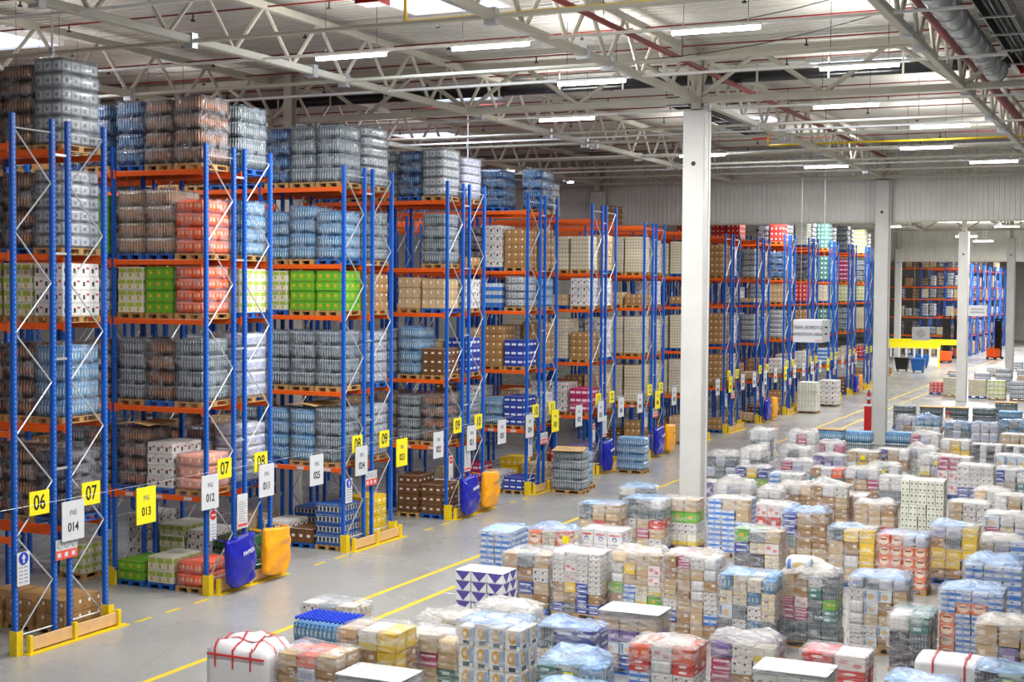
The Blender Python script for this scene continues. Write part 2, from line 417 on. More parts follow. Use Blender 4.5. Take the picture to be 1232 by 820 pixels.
tag(corrugated('wall_dividing_rear', 'Y', 6.6, 38, 10.9, ROOF_Z, 48.95, .18, .05, M['wallsheet']), 'corrugated wall above the far racks', None, kind='structure')
tag(corrugated('wall_far_hall', 'Y', -36, 38, 10.9, ROOF_Z, 140.9, .3, .05, M['wallsheet']), 'corrugated wall of the far hall', None, kind='structure')
tag(boxobj('wall_left', M['wallsheet'], None, -26, 216, 37.6, 37.9, 0, ROOF_Z), 'plain side wall behind the racks', None, kind='structure')
tag(boxobj('wall_end', M['wallsheet'], None, 215.5, 215.9, -36, 38, 0, ROOF_Z), 'plain end wall', None, kind='structure')
o = boxobj('trim_1', M['truss'], None, 48.8, 49.0, 6.2, 6.55, 9.5, ROOF_Z); tag(o, 'cream corner post in the corrugated wall', None, kind='structure')
for k, x in ((2, 48.9), (3, 140.85)):
    tag(boxobj('trim_%d' % k, M['truss'], None, x, x+.22, -36, 38, 10.82, 10.9), 'bottom edge strip of the corrugated wall', None, kind='structure')

# ---------------------------------------------------------------- concrete columns
M['column'] = plain('white_concrete', 'CDCDCA', .55, nz=.8)
def column(x, y, h, label):
    t = empty('concrete_column', (x, y, 0), 0, label, 'column', 'white concrete columns')
    bm = bmesh.new(); addbox(bm, -.33, .33, -.33, .33, 0, h, bev=.03)
    inst('shaft', me_from(bm, 'shaft', M['column']), t)
    bm = bmesh.new(); addtube(bm, (-.335, 0, h-1.55), (-.32, 0, h-1.55), .07, 12); inst('socket_hole', me_from(bm, 'socket_hole', M['black']), t)
    boxobj('cable_rail', M['white'], t, .08, .13, -.36, -.33, .5, h)
    bm = bmesh.new(); addbox(bm, -.15, .15, -.15, .15, h, h+.05); addbox(bm, -.15, -.13, -.15, .15, h, ROOF_Z-.1); addbox(bm, .13, .15, -.15, .15, h, ROOF_Z-.1); addbox(bm, -.13, .13, -.01, .01, h, ROOF_Z-.1)
    inst('steel_head', me_from(bm, 'steel_head', M['truss']), t)
column(18.4, -8.45, 12.68, 'tallest white concrete column in the middle of the picture')
column(48.5, -8.4, 12.85, 'white concrete column in front of the corrugated wall with a red extinguisher')
column(79.4, -8.3, 11.6, 'white concrete column to the right of the extinguisher column, standing by a beige box grid')
column(109.9, -8.45, 12.3, 'slim white concrete column near the right edge beyond the pallets')
column(140.4, 6.4, 12.3, 'slimmest white concrete column, standing by the yellow beam')
column(18.2, 5.55, 12.6, 'grey concrete column seen between the shelves of rack 08-09')
column(48.4, 6.4, 12.6, 'concrete column seen between the shelves far down the rack line')


# ---------------------------------------------------------------- roof steelwork
ZB, ZT = 13.03, 14.32
def truss_x(y, x0, nseg, label, step=2.45, fine=False):
    t = empty('roof_truss', (x0, y, 0), 0, label, 'roof truss', 'lattice roof trusses')
    L = nseg*step
    boxobj('bottom_chord', M['truss'], t, 0, L, -.1, .1, ZB-.09, ZB+.09, bev=.02)
    boxobj('top_chord', M['truss'], t, 0, L, -.11, .11, ZT-.1, ZT+.1, bev=.02)
    for i in range(nseg):
        a = i*step
        bar('web_strut', M['truss'], t, (a, 0, ZB), (a+step/2, 0, ZT), .055)
        bar('web_strut', M['truss'], t, (a+step/2, 0, ZT), (a+step, 0, ZB), .055)
    for i in range(0, nseg, 4):
        boxobj('joint_plate', M['galv'], t, i*step+.8, i*step+1.0, -.14, .14, ZB-.16, ZB+.16)
    return t
ORD = ['first', 'second', 'third', 'fourth', 'fifth', 'sixth', 'seventh', 'eighth']
ys = [21.25, 13.85, 6.4, -.85, -8.4, -15.85]
wh = ['above the rear of the racks', 'above the middle of the racks', 'ending at the cream corner post', 'passing high over the rack ends', 'resting on the tallest white column', 'beside the silver duct']
for y, w in zip(ys, wh):
    truss_x(y, -10.9, 12, 'cream lattice truss '+w+', near span before the black pipe')
    truss_x(y, 18.5, 12, 'cream lattice truss '+w+', far span up to the corrugated wall', step=2.52)
for y in (-15.85, -8.4, -.85, 6.4):
    truss_x(y, 79.4, 12, 'far hall lattice truss at %s' % {-15.85: 'the right', -8.4: 'the slim columns', -.85: 'the rack ends', 6.4: 'the rear racks'}[y], step=2.5)
def truss_y(x, label, y0=-23.3, y1=28.7, step=3.72):
    t = empty('roof_truss', (x, y0, 0), 0, label, 'roof truss', 'lattice roof trusses')
    L = y1-y0
    boxobj('bottom_chord', M['truss'], t, -.1, .1, 0, L, ZB-.12, ZB+.06, bev=.02)
    boxobj('top_chord', M['truss'], t, -.16, .16, 0, L, ZT-.16, ZT+.12, bev=.02)
    n = int(L/step)
    for i in range(n):
        a = i*step
        bar('web_strut', M['truss'], t, (0, a, ZB), (0, a+step/2, ZT), .07)
        bar('web_strut', M['truss'], t, (0, a+step/2, ZT), (0, a+step, ZB), .07)
truss_y(18.4, 'cream cross truss above the tallest column, in front of the black pipe')
truss_y(48.3, 'cream cross truss against the top of the corrugated wall')
truss_y(-11, 'cream cross truss nearest the viewer')
truss_y(109.9, 'far hall cross truss above the slim columns')
for i, (x, z) in enumerate(((4.6, 13.0), (11.2, 13.0), (25.0, 13.0), (28.5, 13.0), (34.5, 13.0), (38.7, 13.0), (44.0, 13.0))):
    t = empty('tie_rod', (x, 0, 0), 0, 'cream tie tube crossing under the trusses, %s from the front' % ORD[i], 'tie rod', 'tie tubes between the trusses')
    bar('tube', M['truss'], t, (0, -16, z), (0, 21.3, z), .05)
    for y in (-15.85, -8.4, -.85, 6.4): boxobj('clamp_plate', M['galv'], t, -.1, .1, y-.13, y+.13, z-.17, z+.17)
# sprinkler pipes
for i in range(14):
    x = 4.4+i*3.1
    t = empty('sprinkler_pipe', (x, 0, 0), 0, 'thin red sprinkler branch pipe under the roof, %s from the front' % (ORD[i] if i < 8 else ['ninth', 'tenth', 'eleventh', 'twelfth', 'thirteenth', 'fourteenth'][i-8]), 'pipe', 'red sprinkler branch pipes')
    bar('pipe', M['pipe_red'], t, (0, -17.5, 14.3), (0, 22, 14.3), .022)
    for k in range(9):
        y = -16+k*4+(i % 2)*1.3
        bm = bmesh.new(); addtube(bm, (0, y, 14.29), (0, y, 14.13), .02, 6); addtube(bm, (0, y, 14.14), (0, y, 14.1), .06, 8)
        inst('sprinkler_head', me_from(bm, 'sprinkler_head', M['dark']), t)
t = empty('sprinkler_main', (0, 0, 0), 0, 'thick red sprinkler main running past the tallest column', 'pipe')
bar('pipe', M['pipe_red'], t, (2, -8.75, 13.8), (47, -8.75, 13.8), .075, 10)
for x in range(4, 47, 6): bar('hanger', M['dark'], t, (x, -8.75, 13.8), (x, -8.75, 14.6), .012)
t = empty('sprinkler_main', (0, 0, 0), 0, 'orange red pipe tucked beside the silver duct', 'pipe')
bar('pipe', M['pipe_red'], t, (2, -16.0, 13.75), (40, -16.0, 13.75), .14, 12)
t = empty('drain_pipe', (0, 0, 0), 0, 'long black pipe crossing behind the cross truss', 'pipe')
bar('pipe', M['steelblack'], t, (21.6, -16.8, 14.08), (21.6, 24, 14.08), .17, 14)
for k in range(18): 
    y = -16+k*2.2
    bm = bmesh.new(); addbox(bm, -.2, -.17, y-.03, y+.03, 13.88, 14.6); inst('hanger_strap', me_from(bm, 'hanger_strap', M['truss']), t, (21.6, 0, 0))
t = empty('ventilation_duct', (0, 0, 0), 0, 'silver round duct running along the truss at top right', 'duct')
bm = bmesh.new()
x = 2.0
while x < 19.2:
    addtube(bm, (x, -16.55, 13.62), (x+1.18, -16.55, 13.62), .31, 24); addtube(bm, (x+1.18, -16.55, 13.62), (x+1.2, -16.55, 13.62), .325, 24); x += 1.2
inst('duct_tube', me_from(bm, 'duct_tube', M['duct']), t)
bm = bmesh.new(); addtube(bm, (x, -16.55, 13.62), (x+.05, -16.55, 13.62), .33, 24); inst('duct_end', me_from(bm, 'duct_end', M['dark']), t)
def heater(x0, x1, y, label):
    t = empty('radiant_heater', (x0, y, 0), 0, label, 'heater', 'black radiant heaters'); L = x1-x0
    bm = bmesh.new(); addbox(bm, 0, L, -.28, .28, 13.95, 14.0); addbox(bm, 0, L, -.34, -.3, 13.7, 14.0); addbox(bm, 0, L, .3, .34, 13.7, 14.0)
    inst('reflector', me_from(bm, 'reflector', M['steelblack']), t)
    for dy in (-.13, .13): bar('heater_tube', M['dark'], t, (0, dy, 13.8), (L, dy, 13.8), .05, 10)
    boxobj('burner_box', M['red'], t, L, L+.5, -.3, .3, 13.65, 14.05)
    k = 0
    while k < L:
        boxobj('bracket', M['galv'], t, k, k+.06, -.4, .4, 13.66, 13.7); bar('hanger_rod', M['dark'], t, (k+.03, .38, 13.66), (k+.03, .38, ROOF_Z+.02), .012, 4); k += 2.4
heater(24.5, 35.3, -5.8, 'black radiant heater with a red end box behind the tallest column')
heater(5, 21, -17.4, 'black radiant heater at the top right corner')
heater(-1, 5.2, -5.1, 'radiant heater with a red end box at the top edge')
def gaspipe(pts, label):
    t = empty('gas_pipe', (0, 0, 0), 0, label, 'pipe', 'yellow gas pipes')
    for a, b in zip(pts[:-1], pts[1:]): bar('pipe', M['yellow'], t, a, b, .04, 8)
gaspipe([(5.85, -5.7, 14.2), (5.85, -5.7, 13.3), (5.85, -12, 13.3)], 'yellow gas pipe dropping beside the skylight at the top')
gaspipe([(34.7, -6.3, 13.9), (34.7, -6.3, 13.3), (34.7, -18, 13.3)], 'yellow gas pipe crossing in front of the corrugated wall')
# cables
for i, (a, b, s) in enumerate((((8.5, -9, 13.2), (10, -15.6, 14.2), 'rising towards the silver duct'), ((11.6, -8.6, 13.1), (12.5, -15.6, 14.2), 'crossing from the truss clamp'), ((4.4, -8.6, 13.3), (5.2, -15, 13.9), 'hanging above the front lamp'))):
    t = empty('slack_cable', (0, 0, 0), 0, 'thin black cable '+s, 'cable', 'thin black roof cables')
    a, b = Vector(a), Vector(b); pr = a
    for k in range(1, 7):
        p = a.lerp(b, k/6); p.z -= .25*math.sin(PI*k/6); bar('cable_length', M['steelblack'], t, pr, p, .012, 5); pr = p
# skylights
def skylight(x, y, lx, ly, label):
    t = empty('skylight', (x, y, ROOF_Z-.1), 0, label, 'skylight', 'roof skylights')
    boxobj('glazing', M['skylight'], t, -lx/2, lx/2, -ly/2, ly/2, 0, .03)
    for a, b, c, d in ((-lx/2-.08, lx/2+.08, -ly/2-.08, -ly/2), (-lx/2-.08, lx/2+.08, ly/2, ly/2+.08), (-lx/2-.08, -lx/2, -ly/2, ly/2), (lx/2, lx/2+.08, -ly/2, ly/2)):
        boxobj('frame_bar', M['white'], t, a, b, c, d, -.06, .09)
    a = bpy.data.lights.new('daylight', 'AREA'); a.shape = 'RECTANGLE'; a.size = lx; a.size_y = ly; a.energy = 260; a.color = (.8, .9, 1)
    o = bpy.data.objects.new('daylight', a); COL.objects.link(o); o.parent = t; o.location = (0, 0, -.1)
skylight(9.4, 9.7, 2.4, 2.5, 'skylight panel at the top left corner')
skylight(9.4, -4.7, 2.4, 2.7, 'skylight panel at the top edge above the yellow pipe')
skylight(23.0, -12.3, 2.0, 2.9, 'skylight panel right of the tallest column')
skylight(25.0, 3.0, 2.0, 2.9, 'skylight panel beyond the black pipe')
skylight(36.5, 10.0, 2.8, 3.0, 'skylight panel above the blue wrapped pallets')
skylight(35.6, -5.2, 2.0, 2.4, 'skylight panel behind the black heater')
# lamps
def lamp_mesh():
    bm = bmesh.new(); addbox(bm, -.06, .06, -.98, .98, .05, .11, bev=.01); addbox(bm, -.03, .03, -1.0, 1.0, .11, .15)
    a = me_from(bm, 'housing', M['white'])
    bm = bmesh.new(); addtube(bm, (0, -.95, .01), (0, .95, .01), .048, 12); b = me_from(bm, 'tube', M['tube']); return a, b
LH, LT = lamp_mesh()
def lamp(x, y, z, label, energy=None):
    t = empty('ceiling_lamp', (x, y, z), 0, label, 'lamp', 'tube lamps hanging under the roof')
    inst('housing', LH, t); inst('lamp_tube', LT, t)
    for dy in (-.7, .7): bar('hanger_wire', M['steelblack'], t, (0, dy, .07), (0, dy, 14.55-z), .008, 4)
    a = bpy.data.lights.new('lamp_light', 'AREA'); a.shape = 'RECTANGLE'; a.size = .2; a.size_y = 1.86; a.energy = energy or LAMP_W*5; a.color = (1, .985, .955); a.spread = PI
    o = bpy.data.objects.new('lamp_light', a); COL.objects.link(o); o.parent = t; o.location = (0, 0, -.1)
    b = bpy.data.lights.new('lamp_uplight', 'AREA'); b.shape = 'RECTANGLE'; b.size = .2; b.size_y = 1.86; b.energy = a.energy*.22; b.color = a.color; b.spread = PI
    o = bpy.data.objects.new('lamp_uplight', b); COL.objects.link(o); o.parent = t; o.location = (0, 0, .17); o.rotation_euler = (PI, 0, 0)
ROWS = {7.35: (-3.4, -7.05, -12.3), 13.4: (-7.1, -14.1), 20.6: (-3.4, -12.3), 26.9: (-14.1,), 33.9: (-3.8, -12.6), 40.8: (-7.3, -14.3), .9: (-9.5, -14), -6: (-7, -11, -17)}
RN = {7.35: 'second', 13.4: 'third', 20.6: 'fourth', 26.9: 'fifth', 33.9: 'sixth', 40.8: 'seventh', .9: 'first', -6: 'unseen near'}
for x, yy in ROWS.items():
    for j, y in enumerate(sorted(yy)):
        lamp(x, y, 12.9, 'bright tube lamp, %s row, %s counted from the right' % (RN[x], ORD[j]))
    t = empty('lamp_rail', (x, 0, 0), 0, 'thin white lamp rail carrying the %s row of tube lamps' % RN[x], 'rail', 'lamp rails')
    boxobj('rail', M['white'], t, -.03, .03, -17.5, 21, 12.98, 13.04)
for i, (x, y) in enumerate(((9.6, 7.6), (15.6, 8.6), (30.8, 9.0), (5.6, 4.6))):
    lamp(x, y, 12.74, 'dim tube lamp among the trusses above the racks, %s' % ['second', 'third', 'fourth', 'first'][i], 120)
for i, (x, y) in enumerate(((56, -6), (56, -12), (64, -8), (64, -14), (72, -6), (72, -12), (80, -11), (90, -6), (90, -12), (100, -9), (62, -1), (74, -1), (86, -1), (98, 0))):
    lamp(x, y, 12.8, 'far hall tube lamp, %s row beyond the wall, %s' % (ORD[i//2] if i < 10 else 'rack side', 'left one' if i % 2 == 0 else 'right one') if i < 10 else 'far hall tube lamp over the rack ends, %s' % ORD[i-10], LAMP_W*5.5)
for i, x in enumerate((115, 128, 150, 165, 180)): lamp(x, -4, 12.6, 'most distant tube lamps, %s' % ORD[i], LAMP_W*34)
for i, x in enumerate((37.5, 44.6)):
    t = empty('spot_lamp', (x, 6.4, 12.88), 0, 'small warm lamp on the truss ending at the corner post, %s' % ORD[i], 'lamp')
    bm = bmesh.new(); addtube(bm, (0, 0, -.06), (0, 0, 0), .16, 14); inst('lamp_glass', me_from(bm, 'lamp_glass', M['glow']), t)
    bm = bmesh.new(); addtube(bm, (0, 0, 0), (0, 0, .06), .2, 14); inst('housing', me_from(bm, 'housing', M['white']), t)
for x, y, l in ((4.3, 2.93, 'white drop pole rising from rack 06-07'), (27.7, 3.7, 'white drop pole rising behind rack 09-10')):
    t = empty('drop_pole', (x, y, 0), 0, l, 'pole'); bar('pole', M['white'], t, (0, 0, 8.0), (0, 0, ROOF_Z+.02), .025, 8); boxobj('pole_clip', M['galv'], t, -.05, .05, -.05, .05, 12.9, 13.05)
t = empty('camera_bracket', (.55, 6.4, 12.75), 0, 'small white security camera under the top left truss', 'camera')
bm = bmesh.new(); addtube(bm, (0, 0, 0), (-.35, -.1, -.15), .07, 10); inst('camera_body', me_from(bm, 'camera_body', M['white']), t); bar('bracket', M['dark'], t, (0, 0, 0), (0, 0, .2), .03)

# ---------------------------------------------------------------- racks
P, D, BK = 6.2967, 1.116, 1.572
LV = [2.3, 4.45, 6.6, 8.05, 10.23]
def post_mesh(h):
    bm = bmesh.new()
    prof = [(-.05, -.05), (.05, -.05), (.05, -.02), (.03, -.02), (.03, .02), (.05, .02), (.05, .05), (-.05, .05), (-.05, .02), (-.035, .02), (-.035, -.02), (-.05, -.02)]
    prof = [(-.055, -.04), (-.02, -.055), (.02, -.055), (.055, -.04), (.055, .04), (.03, .055), (-.03, .055), (-.055, .04)]
    a = [bm.verts.new((x, y, 0)) for x, y in prof]; b = [bm.verts.new((x, y, h)) for x, y in prof]
    n = len(prof)
    for i in range(n): bm.faces.new((a[i], a[(i+1) % n], b[(i+1) % n], b[i]))
    bm.faces.new(b)
    addbox(bm, -.09, .09, -.08, .08, 0, .012)
    return me_from(bm, 'post', M['blue'])
def brace_mesh(h, flip):
    bm = bmesh.new(); x0, x1 = .05, D-.05
    addtube(bm, (x0, 0, h-.28), (x1, 0, h-.28), .018, 6)
    addtube(bm, (x0, 0, .35), (x1, 0, .35), .018, 6)
    z = h-.3; k = flip
    while z > 1.3:
        a, b = (x0, x1) if k % 2 == 0 else (x1, x0)
        addtube(bm, (a, 0, z), (b, 0, z-1.03), .018, 6); z -= 1.03; k += 1
    return me_from(bm, 'diagonal_brace', M['galv'])
def beam_mesh(L=2.69):
    bm = bmesh.new(); addbox(bm, -.025, .025, 0, L, -.065, .065, bev=.008); addbox(bm, -.02, .03, 0, L, .0, .04)
    for y in (-.01, L-.03): addbox(bm, -.045, .03, y, y+.04, -.11, .11)
    return me_from(bm, 'shelf_beam', M['orange'])
HT, HS = 10.9, 10.45
PM = {HT: post_mesh(HT), HS: post_mesh(HS)}
BM_ = {(h, f): brace_mesh(h, f) for h in (HT, HS) for f in (0, 1)}
BEAM = beam_mesh()
LINK = None
def rack(k, nb, label, h=HT, plates=None, levels=LV, skip_front=()):
    X = k*P
    t = empty('pallet_rack', (X, 0, 0), 0, label, 'rack', 'blue and orange pallet racks')
    for i in range(nb+1):
        y = i*2.8
        for r, x0 in enumerate((0, BK)):
            fr = inst('upright_frame', BM_[(h, r)], t, (x0, y, 0))
            inst('post', PM[h], fr, (0, 0, 0)); inst('post', PM[h], fr, (D, 0, 0))
        if i == 0:
            for z in (h-.75, 8.1, 5.9, 3.6):
                boxobj('spacer_bar', M['galv'], t, D+.05, BK-.05, -.02, .02, z, z+.05)
    for i in range(nb):
        y = i*2.8+.055
        for z in levels:
            for x in (-.03, D+.03, BK-.03, BK+D+.03): inst('shelf_beam', BEAM, t, (x, y, z), (0, 0, PI if x in (D+.03, BK+D+.03) else 0)).location.y += (2.69 if x in (D+.03, BK+D+.03) else 0)
    if plates:
        for s, x in zip(plates, (.31, 1.85)):
            p = boxobj('number_plate', M['signyellow'], t, x, x+.56, -.11, -.09, 2.76, 3.25)
            text('numerals', s, .43, M['black'], p, (x+.28, -.112, 3.0), FY)
    return t
def label_plate(t, k):
    """small price rail tags on the lowest beam"""
    for y in (.5, 1.4, 2.3): boxobj('beam_tag', M['signwhite'], t, -.062, -.058, y-.12, y+.12, 2.26, 2.34)
def pictos(t, X=0):
    p = boxobj('warning_plate', M['signwhite'], t, 1.06, 1.70, -.11, -.09, 1.72, 2.14)
    boxobj('red_panel', M['redprint'], p, 1.06, 1.70, -.113, -.11, 1.72, 1.91)
    for i in range(3):
        cx = 1.17+i*.21
        bm = bmesh.new()
        n = 16
        for a in range(n):
            a0, a1 = 2*PI*a/n, 2*PI*(a+1)/n
            bm.faces.new([bm.verts.new((cx+r*math.cos(q), -.114, 2.03+r*math.sin(q))) for r, q in ((.085, a0), (.085, a1), (.07, a1), (.07, a0))])
        addtube(bm, (cx-.05, -.114, 1.98), (cx+.05, -.114, 2.08), .008, 4)
        inst('pictogram', me_from(bm, 'pictogram', M['grey']), p)
    for i in range(3): boxobj('pictogram_panel', M['signwhite'], p, 1.10+i*.21, 1.2+i*.21, -.116, -.113, 1.77, 1.86)
def arrow(t):
    p = boxobj('direction_plate', M['signwhite'], t, -.04, .30, -.11, -.09, 1.38, 2.06)
    bm = bmesh.new(); addtube(bm, (.13, -.112, 1.93), (.13, -.118, 1.93), .13, 20); inst('blue_disc', me_from(bm, 'blue_disc', M['bluesign']), p)
    bm = bmesh.new(); addbox(bm, .11, .15, -.122, -.118, 1.84, 1.94)
    bm.faces.new([bm.verts.new(q) for q in ((.07, -.12, 1.93), (.19, -.12, 1.93), (.13, -.12, 2.03))])
    inst('white_arrow', me_from(bm, 'white_arrow', M['signwhite']), p)
    for i in range(5):
        for x in (.01, .15): boxobj('printed_line', M['grey'], p, x, x+.1, -.113, -.11, 1.44+i*.075, 1.46+i*.075)
def noentry(t):
    p = boxobj('direction_plate', M['signwhite'], t, .0, .26, -.11, -.09, 1.3, 2.06)
    bm = bmesh.new(); addtube(bm, (.13, -.112, 1.92), (.13, -.118, 1.92), .12, 20); inst('red_disc', me_from(bm, 'red_disc', M['red']), p)
    boxobj('white_bar', M['signwhite'], p, .05, .21, -.124, -.118, 1.9, 1.94)
    for i in range(5): boxobj('printed_line', M['grey'], p, .04, .22, -.113, -.11, 1.38+i*.075, 1.395+i*.075)
def papersheet(t):
    p = boxobj('instruction_sheet', M['signwhite'], t, 1.12, 1.55, -.11, -.09, 1.42, 2.28)
    for i in range(9): boxobj('printed_line', M['grey'], p, 1.18, 1.49-.05*(i % 3), -.113, -.11, 1.6+i*.06, 1.615+i*.06)
    boxobj('red_line', M['redprint'], p, 1.15, 1.52, -.113, -.11, 1.47, 1.54)
RLAB = {}
PL = ['06', '07', '08', '09', '10', '11', '12', '13', '14', '15', '16', '17', '18', '19', '20', '21']
NB = {0: 3, 1: 4, 2: 5, 3: 5, 4: 5, 5: 5, 6: 5, 7: 4, 8: 4, 9: 4, 10: 3, 11: 3, 12: 3, 13: 3, 14: 3}
ORD15 = ORD+['ninth', 'tenth', 'eleventh', 'twelfth', 'thirteenth', 'fourteenth', 'fifteenth', 'sixteenth']
for k in range(15):
    nm = 'rack %s-%s' % (PL[k], PL[k+1])
    RLAB[k] = nm if k < 7 else 'the %s rack' % ORD15[k]
    lab = ('blue and orange pallet rack with yellow end plates %s and %s' % (PL[k], PL[k+1])) if k < 7 else 'blue and orange pallet rack, %s from the left along the main aisle' % ORD15[k]
    t = rack(k, NB[k], lab, HT if k < 6 or k > 9 else HS, (PL[k], PL[k+1]))
    if k < 7: label_plate(t, k)
    if k % 2 == 0: pictos(t); arrow(t)
    else: noentry(t); papersheet(t)
for k in range(24, 33):
    rack(k, 4 if k == 24 else 2, 'distant pallet rack in the far hall, %s behind the yellow beam' % ORD15[k-24], HT, None)
# guards at rack ends
def guard(k, dx=0):
    t = empty('rack_end_guard', (k*P, 0, 0), 0, 'yellow framed wooden board protecting the end of %s' % RLAB[k], 'guard', 'end guards of the racks')
    bm = bmesh.new(); addbox(bm, -.02, 3.0, -.42, -.2, 0, .02); inst('base_strip', me_from(bm, 'base_strip', M['yellow']), t)
    boxobj('plank', M['plank'], t, .18, 1.35, -.29, -.25, .06, .32, bev=.006)
    boxobj('plank', M['plank'], t, 1.46, 2.72, -.29, -.25, .06, .32, bev=.006)
    for x in (.06, 1.36, 2.72):
        bm = bmesh.new(); addbox(bm, x, x+.1, -.34, -.24, .0, .38, bev=.008); inst('steel_upright', me_from(bm, 'steel_upright', M['yellow']), t)
    for x in (-.1, 2.62):
        for y in (-.12,):
            bm = bmesh.new()
            addbox(bm, x-.08, x+.1, y-.1, y-.08, 0, .5); addbox(bm, x-.08, x-.06, y-.08, y+.1, 0, .5)
            inst('post_protector', me_from(bm, 'post_protector', M['yellow']), t)
for k in range(15): guard(k)
# protectors at the feet of the second posts
for k in range(1, 9):
    for s, dx in (('aisle side', -.13), ('far side', 2.82)):
        t = tag(inst('foot_protector', None) if False else empty('foot_protector', (k*P+dx, 2.8, 0)), 'yellow steel foot protector of the second %s post of %s' % (s, RLAB[k]), 'foot protector', 'yellow post protectors')
        bm = bmesh.new(); addbox(bm, -.04, -.02, -.12, .12, 0, .45); addbox(bm, -.02, .06, -.12, -.1, 0, .35); addbox(bm, -.02, .06, .1, .12, 0, .35)
        inst('steel_shell', me_from(bm, 'steel_shell', M['yellow']), t)
# guide wire with aisle signs
t = empty('guide_wire', (0, 0, 0), 0, 'thin wire strung along the rack ends above the aisle signs', 'wire')
bar('wire', M['galv'], t, (-12, -.17, 2.985), (52, -.17, 3.0), .004, 4); bar('wire', M['galv'], t, (52, -.17, 3.0), (94, -.17, 3.0), .004, 4)
n = 0
for i in range(36):
    x = 1.5+i*2.36; blk = i//5 if False else None
    # numbering falls within each block of five: 014 013 012 011 | 025 ...
    j = i+1; s = '0%d%d' % (j//5+1, 5-j % 5)
    yel = (j % 5 == 2)
    t = empty('aisle_sign', (x, -.17, 0), 0, ('yellow' if yel else 'white')+' aisle sign reading PAS %s' % s, 'sign', 'hanging aisle number signs')
    bd = boxobj('board', M['signyellow'] if yel else M['signwhite'], t, -.33, .33, -.01, .01, 2.1, 2.93)
    text('small_lettering', 'PAS', .16, M['grey'], t, (0, -.013, 2.68), FY)
    text('numerals', s, .27, M['black'], t, (0, -.013, 2.37), FY)
    for dx in (-.25, .25): bar('hook', M['galv'], t, (dx, 0, 2.92), (dx, 0, 2.975), .008, 4)
# hanging bags on rack ends
def bag(k, blue, label):
    """sack hung by its rim between the posts: straight rim, flat draped body with creases, sagging corner at the bottom"""
    w = .56 if not (k == 5) else .42; X = k*P+(.62 if blue else 2.2)-(.1 if k == 5 else 0)
    t = empty('collection_bag', (X, -.53, 0), 0, label, 'bag', 'blue and orange waste bags on the rack ends')
    bm = bmesh.new(); rings = []; n = 32; sg = 1 if blue else -1
    for i in range(17):
        v = i/16; zz0 = .14+1.2*v
        wx = w*(1.0 if v > .8 else (.93+.09*v if v > .12 else .62+2.6*v))
        wy = .045+.085*math.sin(PI*min(1, .1+v*.8))**1.2
        ring = []
        for a in range(n):
            q = 2*PI*a/n; cx, sy = math.cos(q), math.sin(q)
            x = wx*abs(cx)**.45*(1 if cx > 0 else -1); y = wy*abs(sy)**.6*(1 if sy > 0 else -1)
            cr = abs(((x*sg*1.1+zz0*.9+k*.13) % .46)-.23)/.23      # long diagonal creases
            nz = noise.noise(Vector((x*4+k, zz0*4, 0)))
            front = -1 if sy < 0 else .2
            ring.append(bm.verts.new((x+.02*nz+(.05*sg*(1-v)), y+front*(.055*cr+.05*nz)*(1-.6*v), zz0+(.03*nz if 0 < i < 16 else 0)+(.10*abs(x)/w*(x*sg > 0) if i == 0 else 0)+(.05*sg*x/w if v > .9 else 0))))
        rings.append(ring)
    for r0, r1 in zip(rings[:-1], rings[1:]):
        for a in range(n): bm.faces.new((r0[a], r0[(a+1) % n], r1[(a+1) % n], r1[a])).smooth = (a % 5 != 0)
    bm.faces.new(rings[0][::-1]); bm.faces.new(rings[-1])
    inst('bag_body', me_from(bm, 'bag_body', M['bagblue' if blue else 'bagorange']), t)
    text('lettering', 'PAPIER' if blue else 'FOLIA', .15, M['white'] if blue else M['grey'], t, (.1, -.215, .98), (PI/2, -.15, 0), 1.0)
    for dx in (-w*.95, w*.95): bar('strap', M['bagblue' if blue else 'bagorange'], t, (dx, 0, 1.3), (dx, .44, 1.34), .014)
for k in (1, 3, 5, 6, 9, 13):
    bag(k, True, 'blue paper waste bag hanging on the end of %s' % RLAB[k])
    if k != 5: bag(k, False, 'orange foil waste bag hanging on the end of %s' % RLAB[k])
for i in range(40):
    x = 3.25+i*1.04
    if any(k*P-.6 < x < k*P+3.2 for k in range(0, 15)): continue
    line(x, x+.53, -.43, -.33)
for i in range(9):
    xx = 9+i*3.6; line(xx, xx+.05, -7.2, -5.06, 'linewhite')

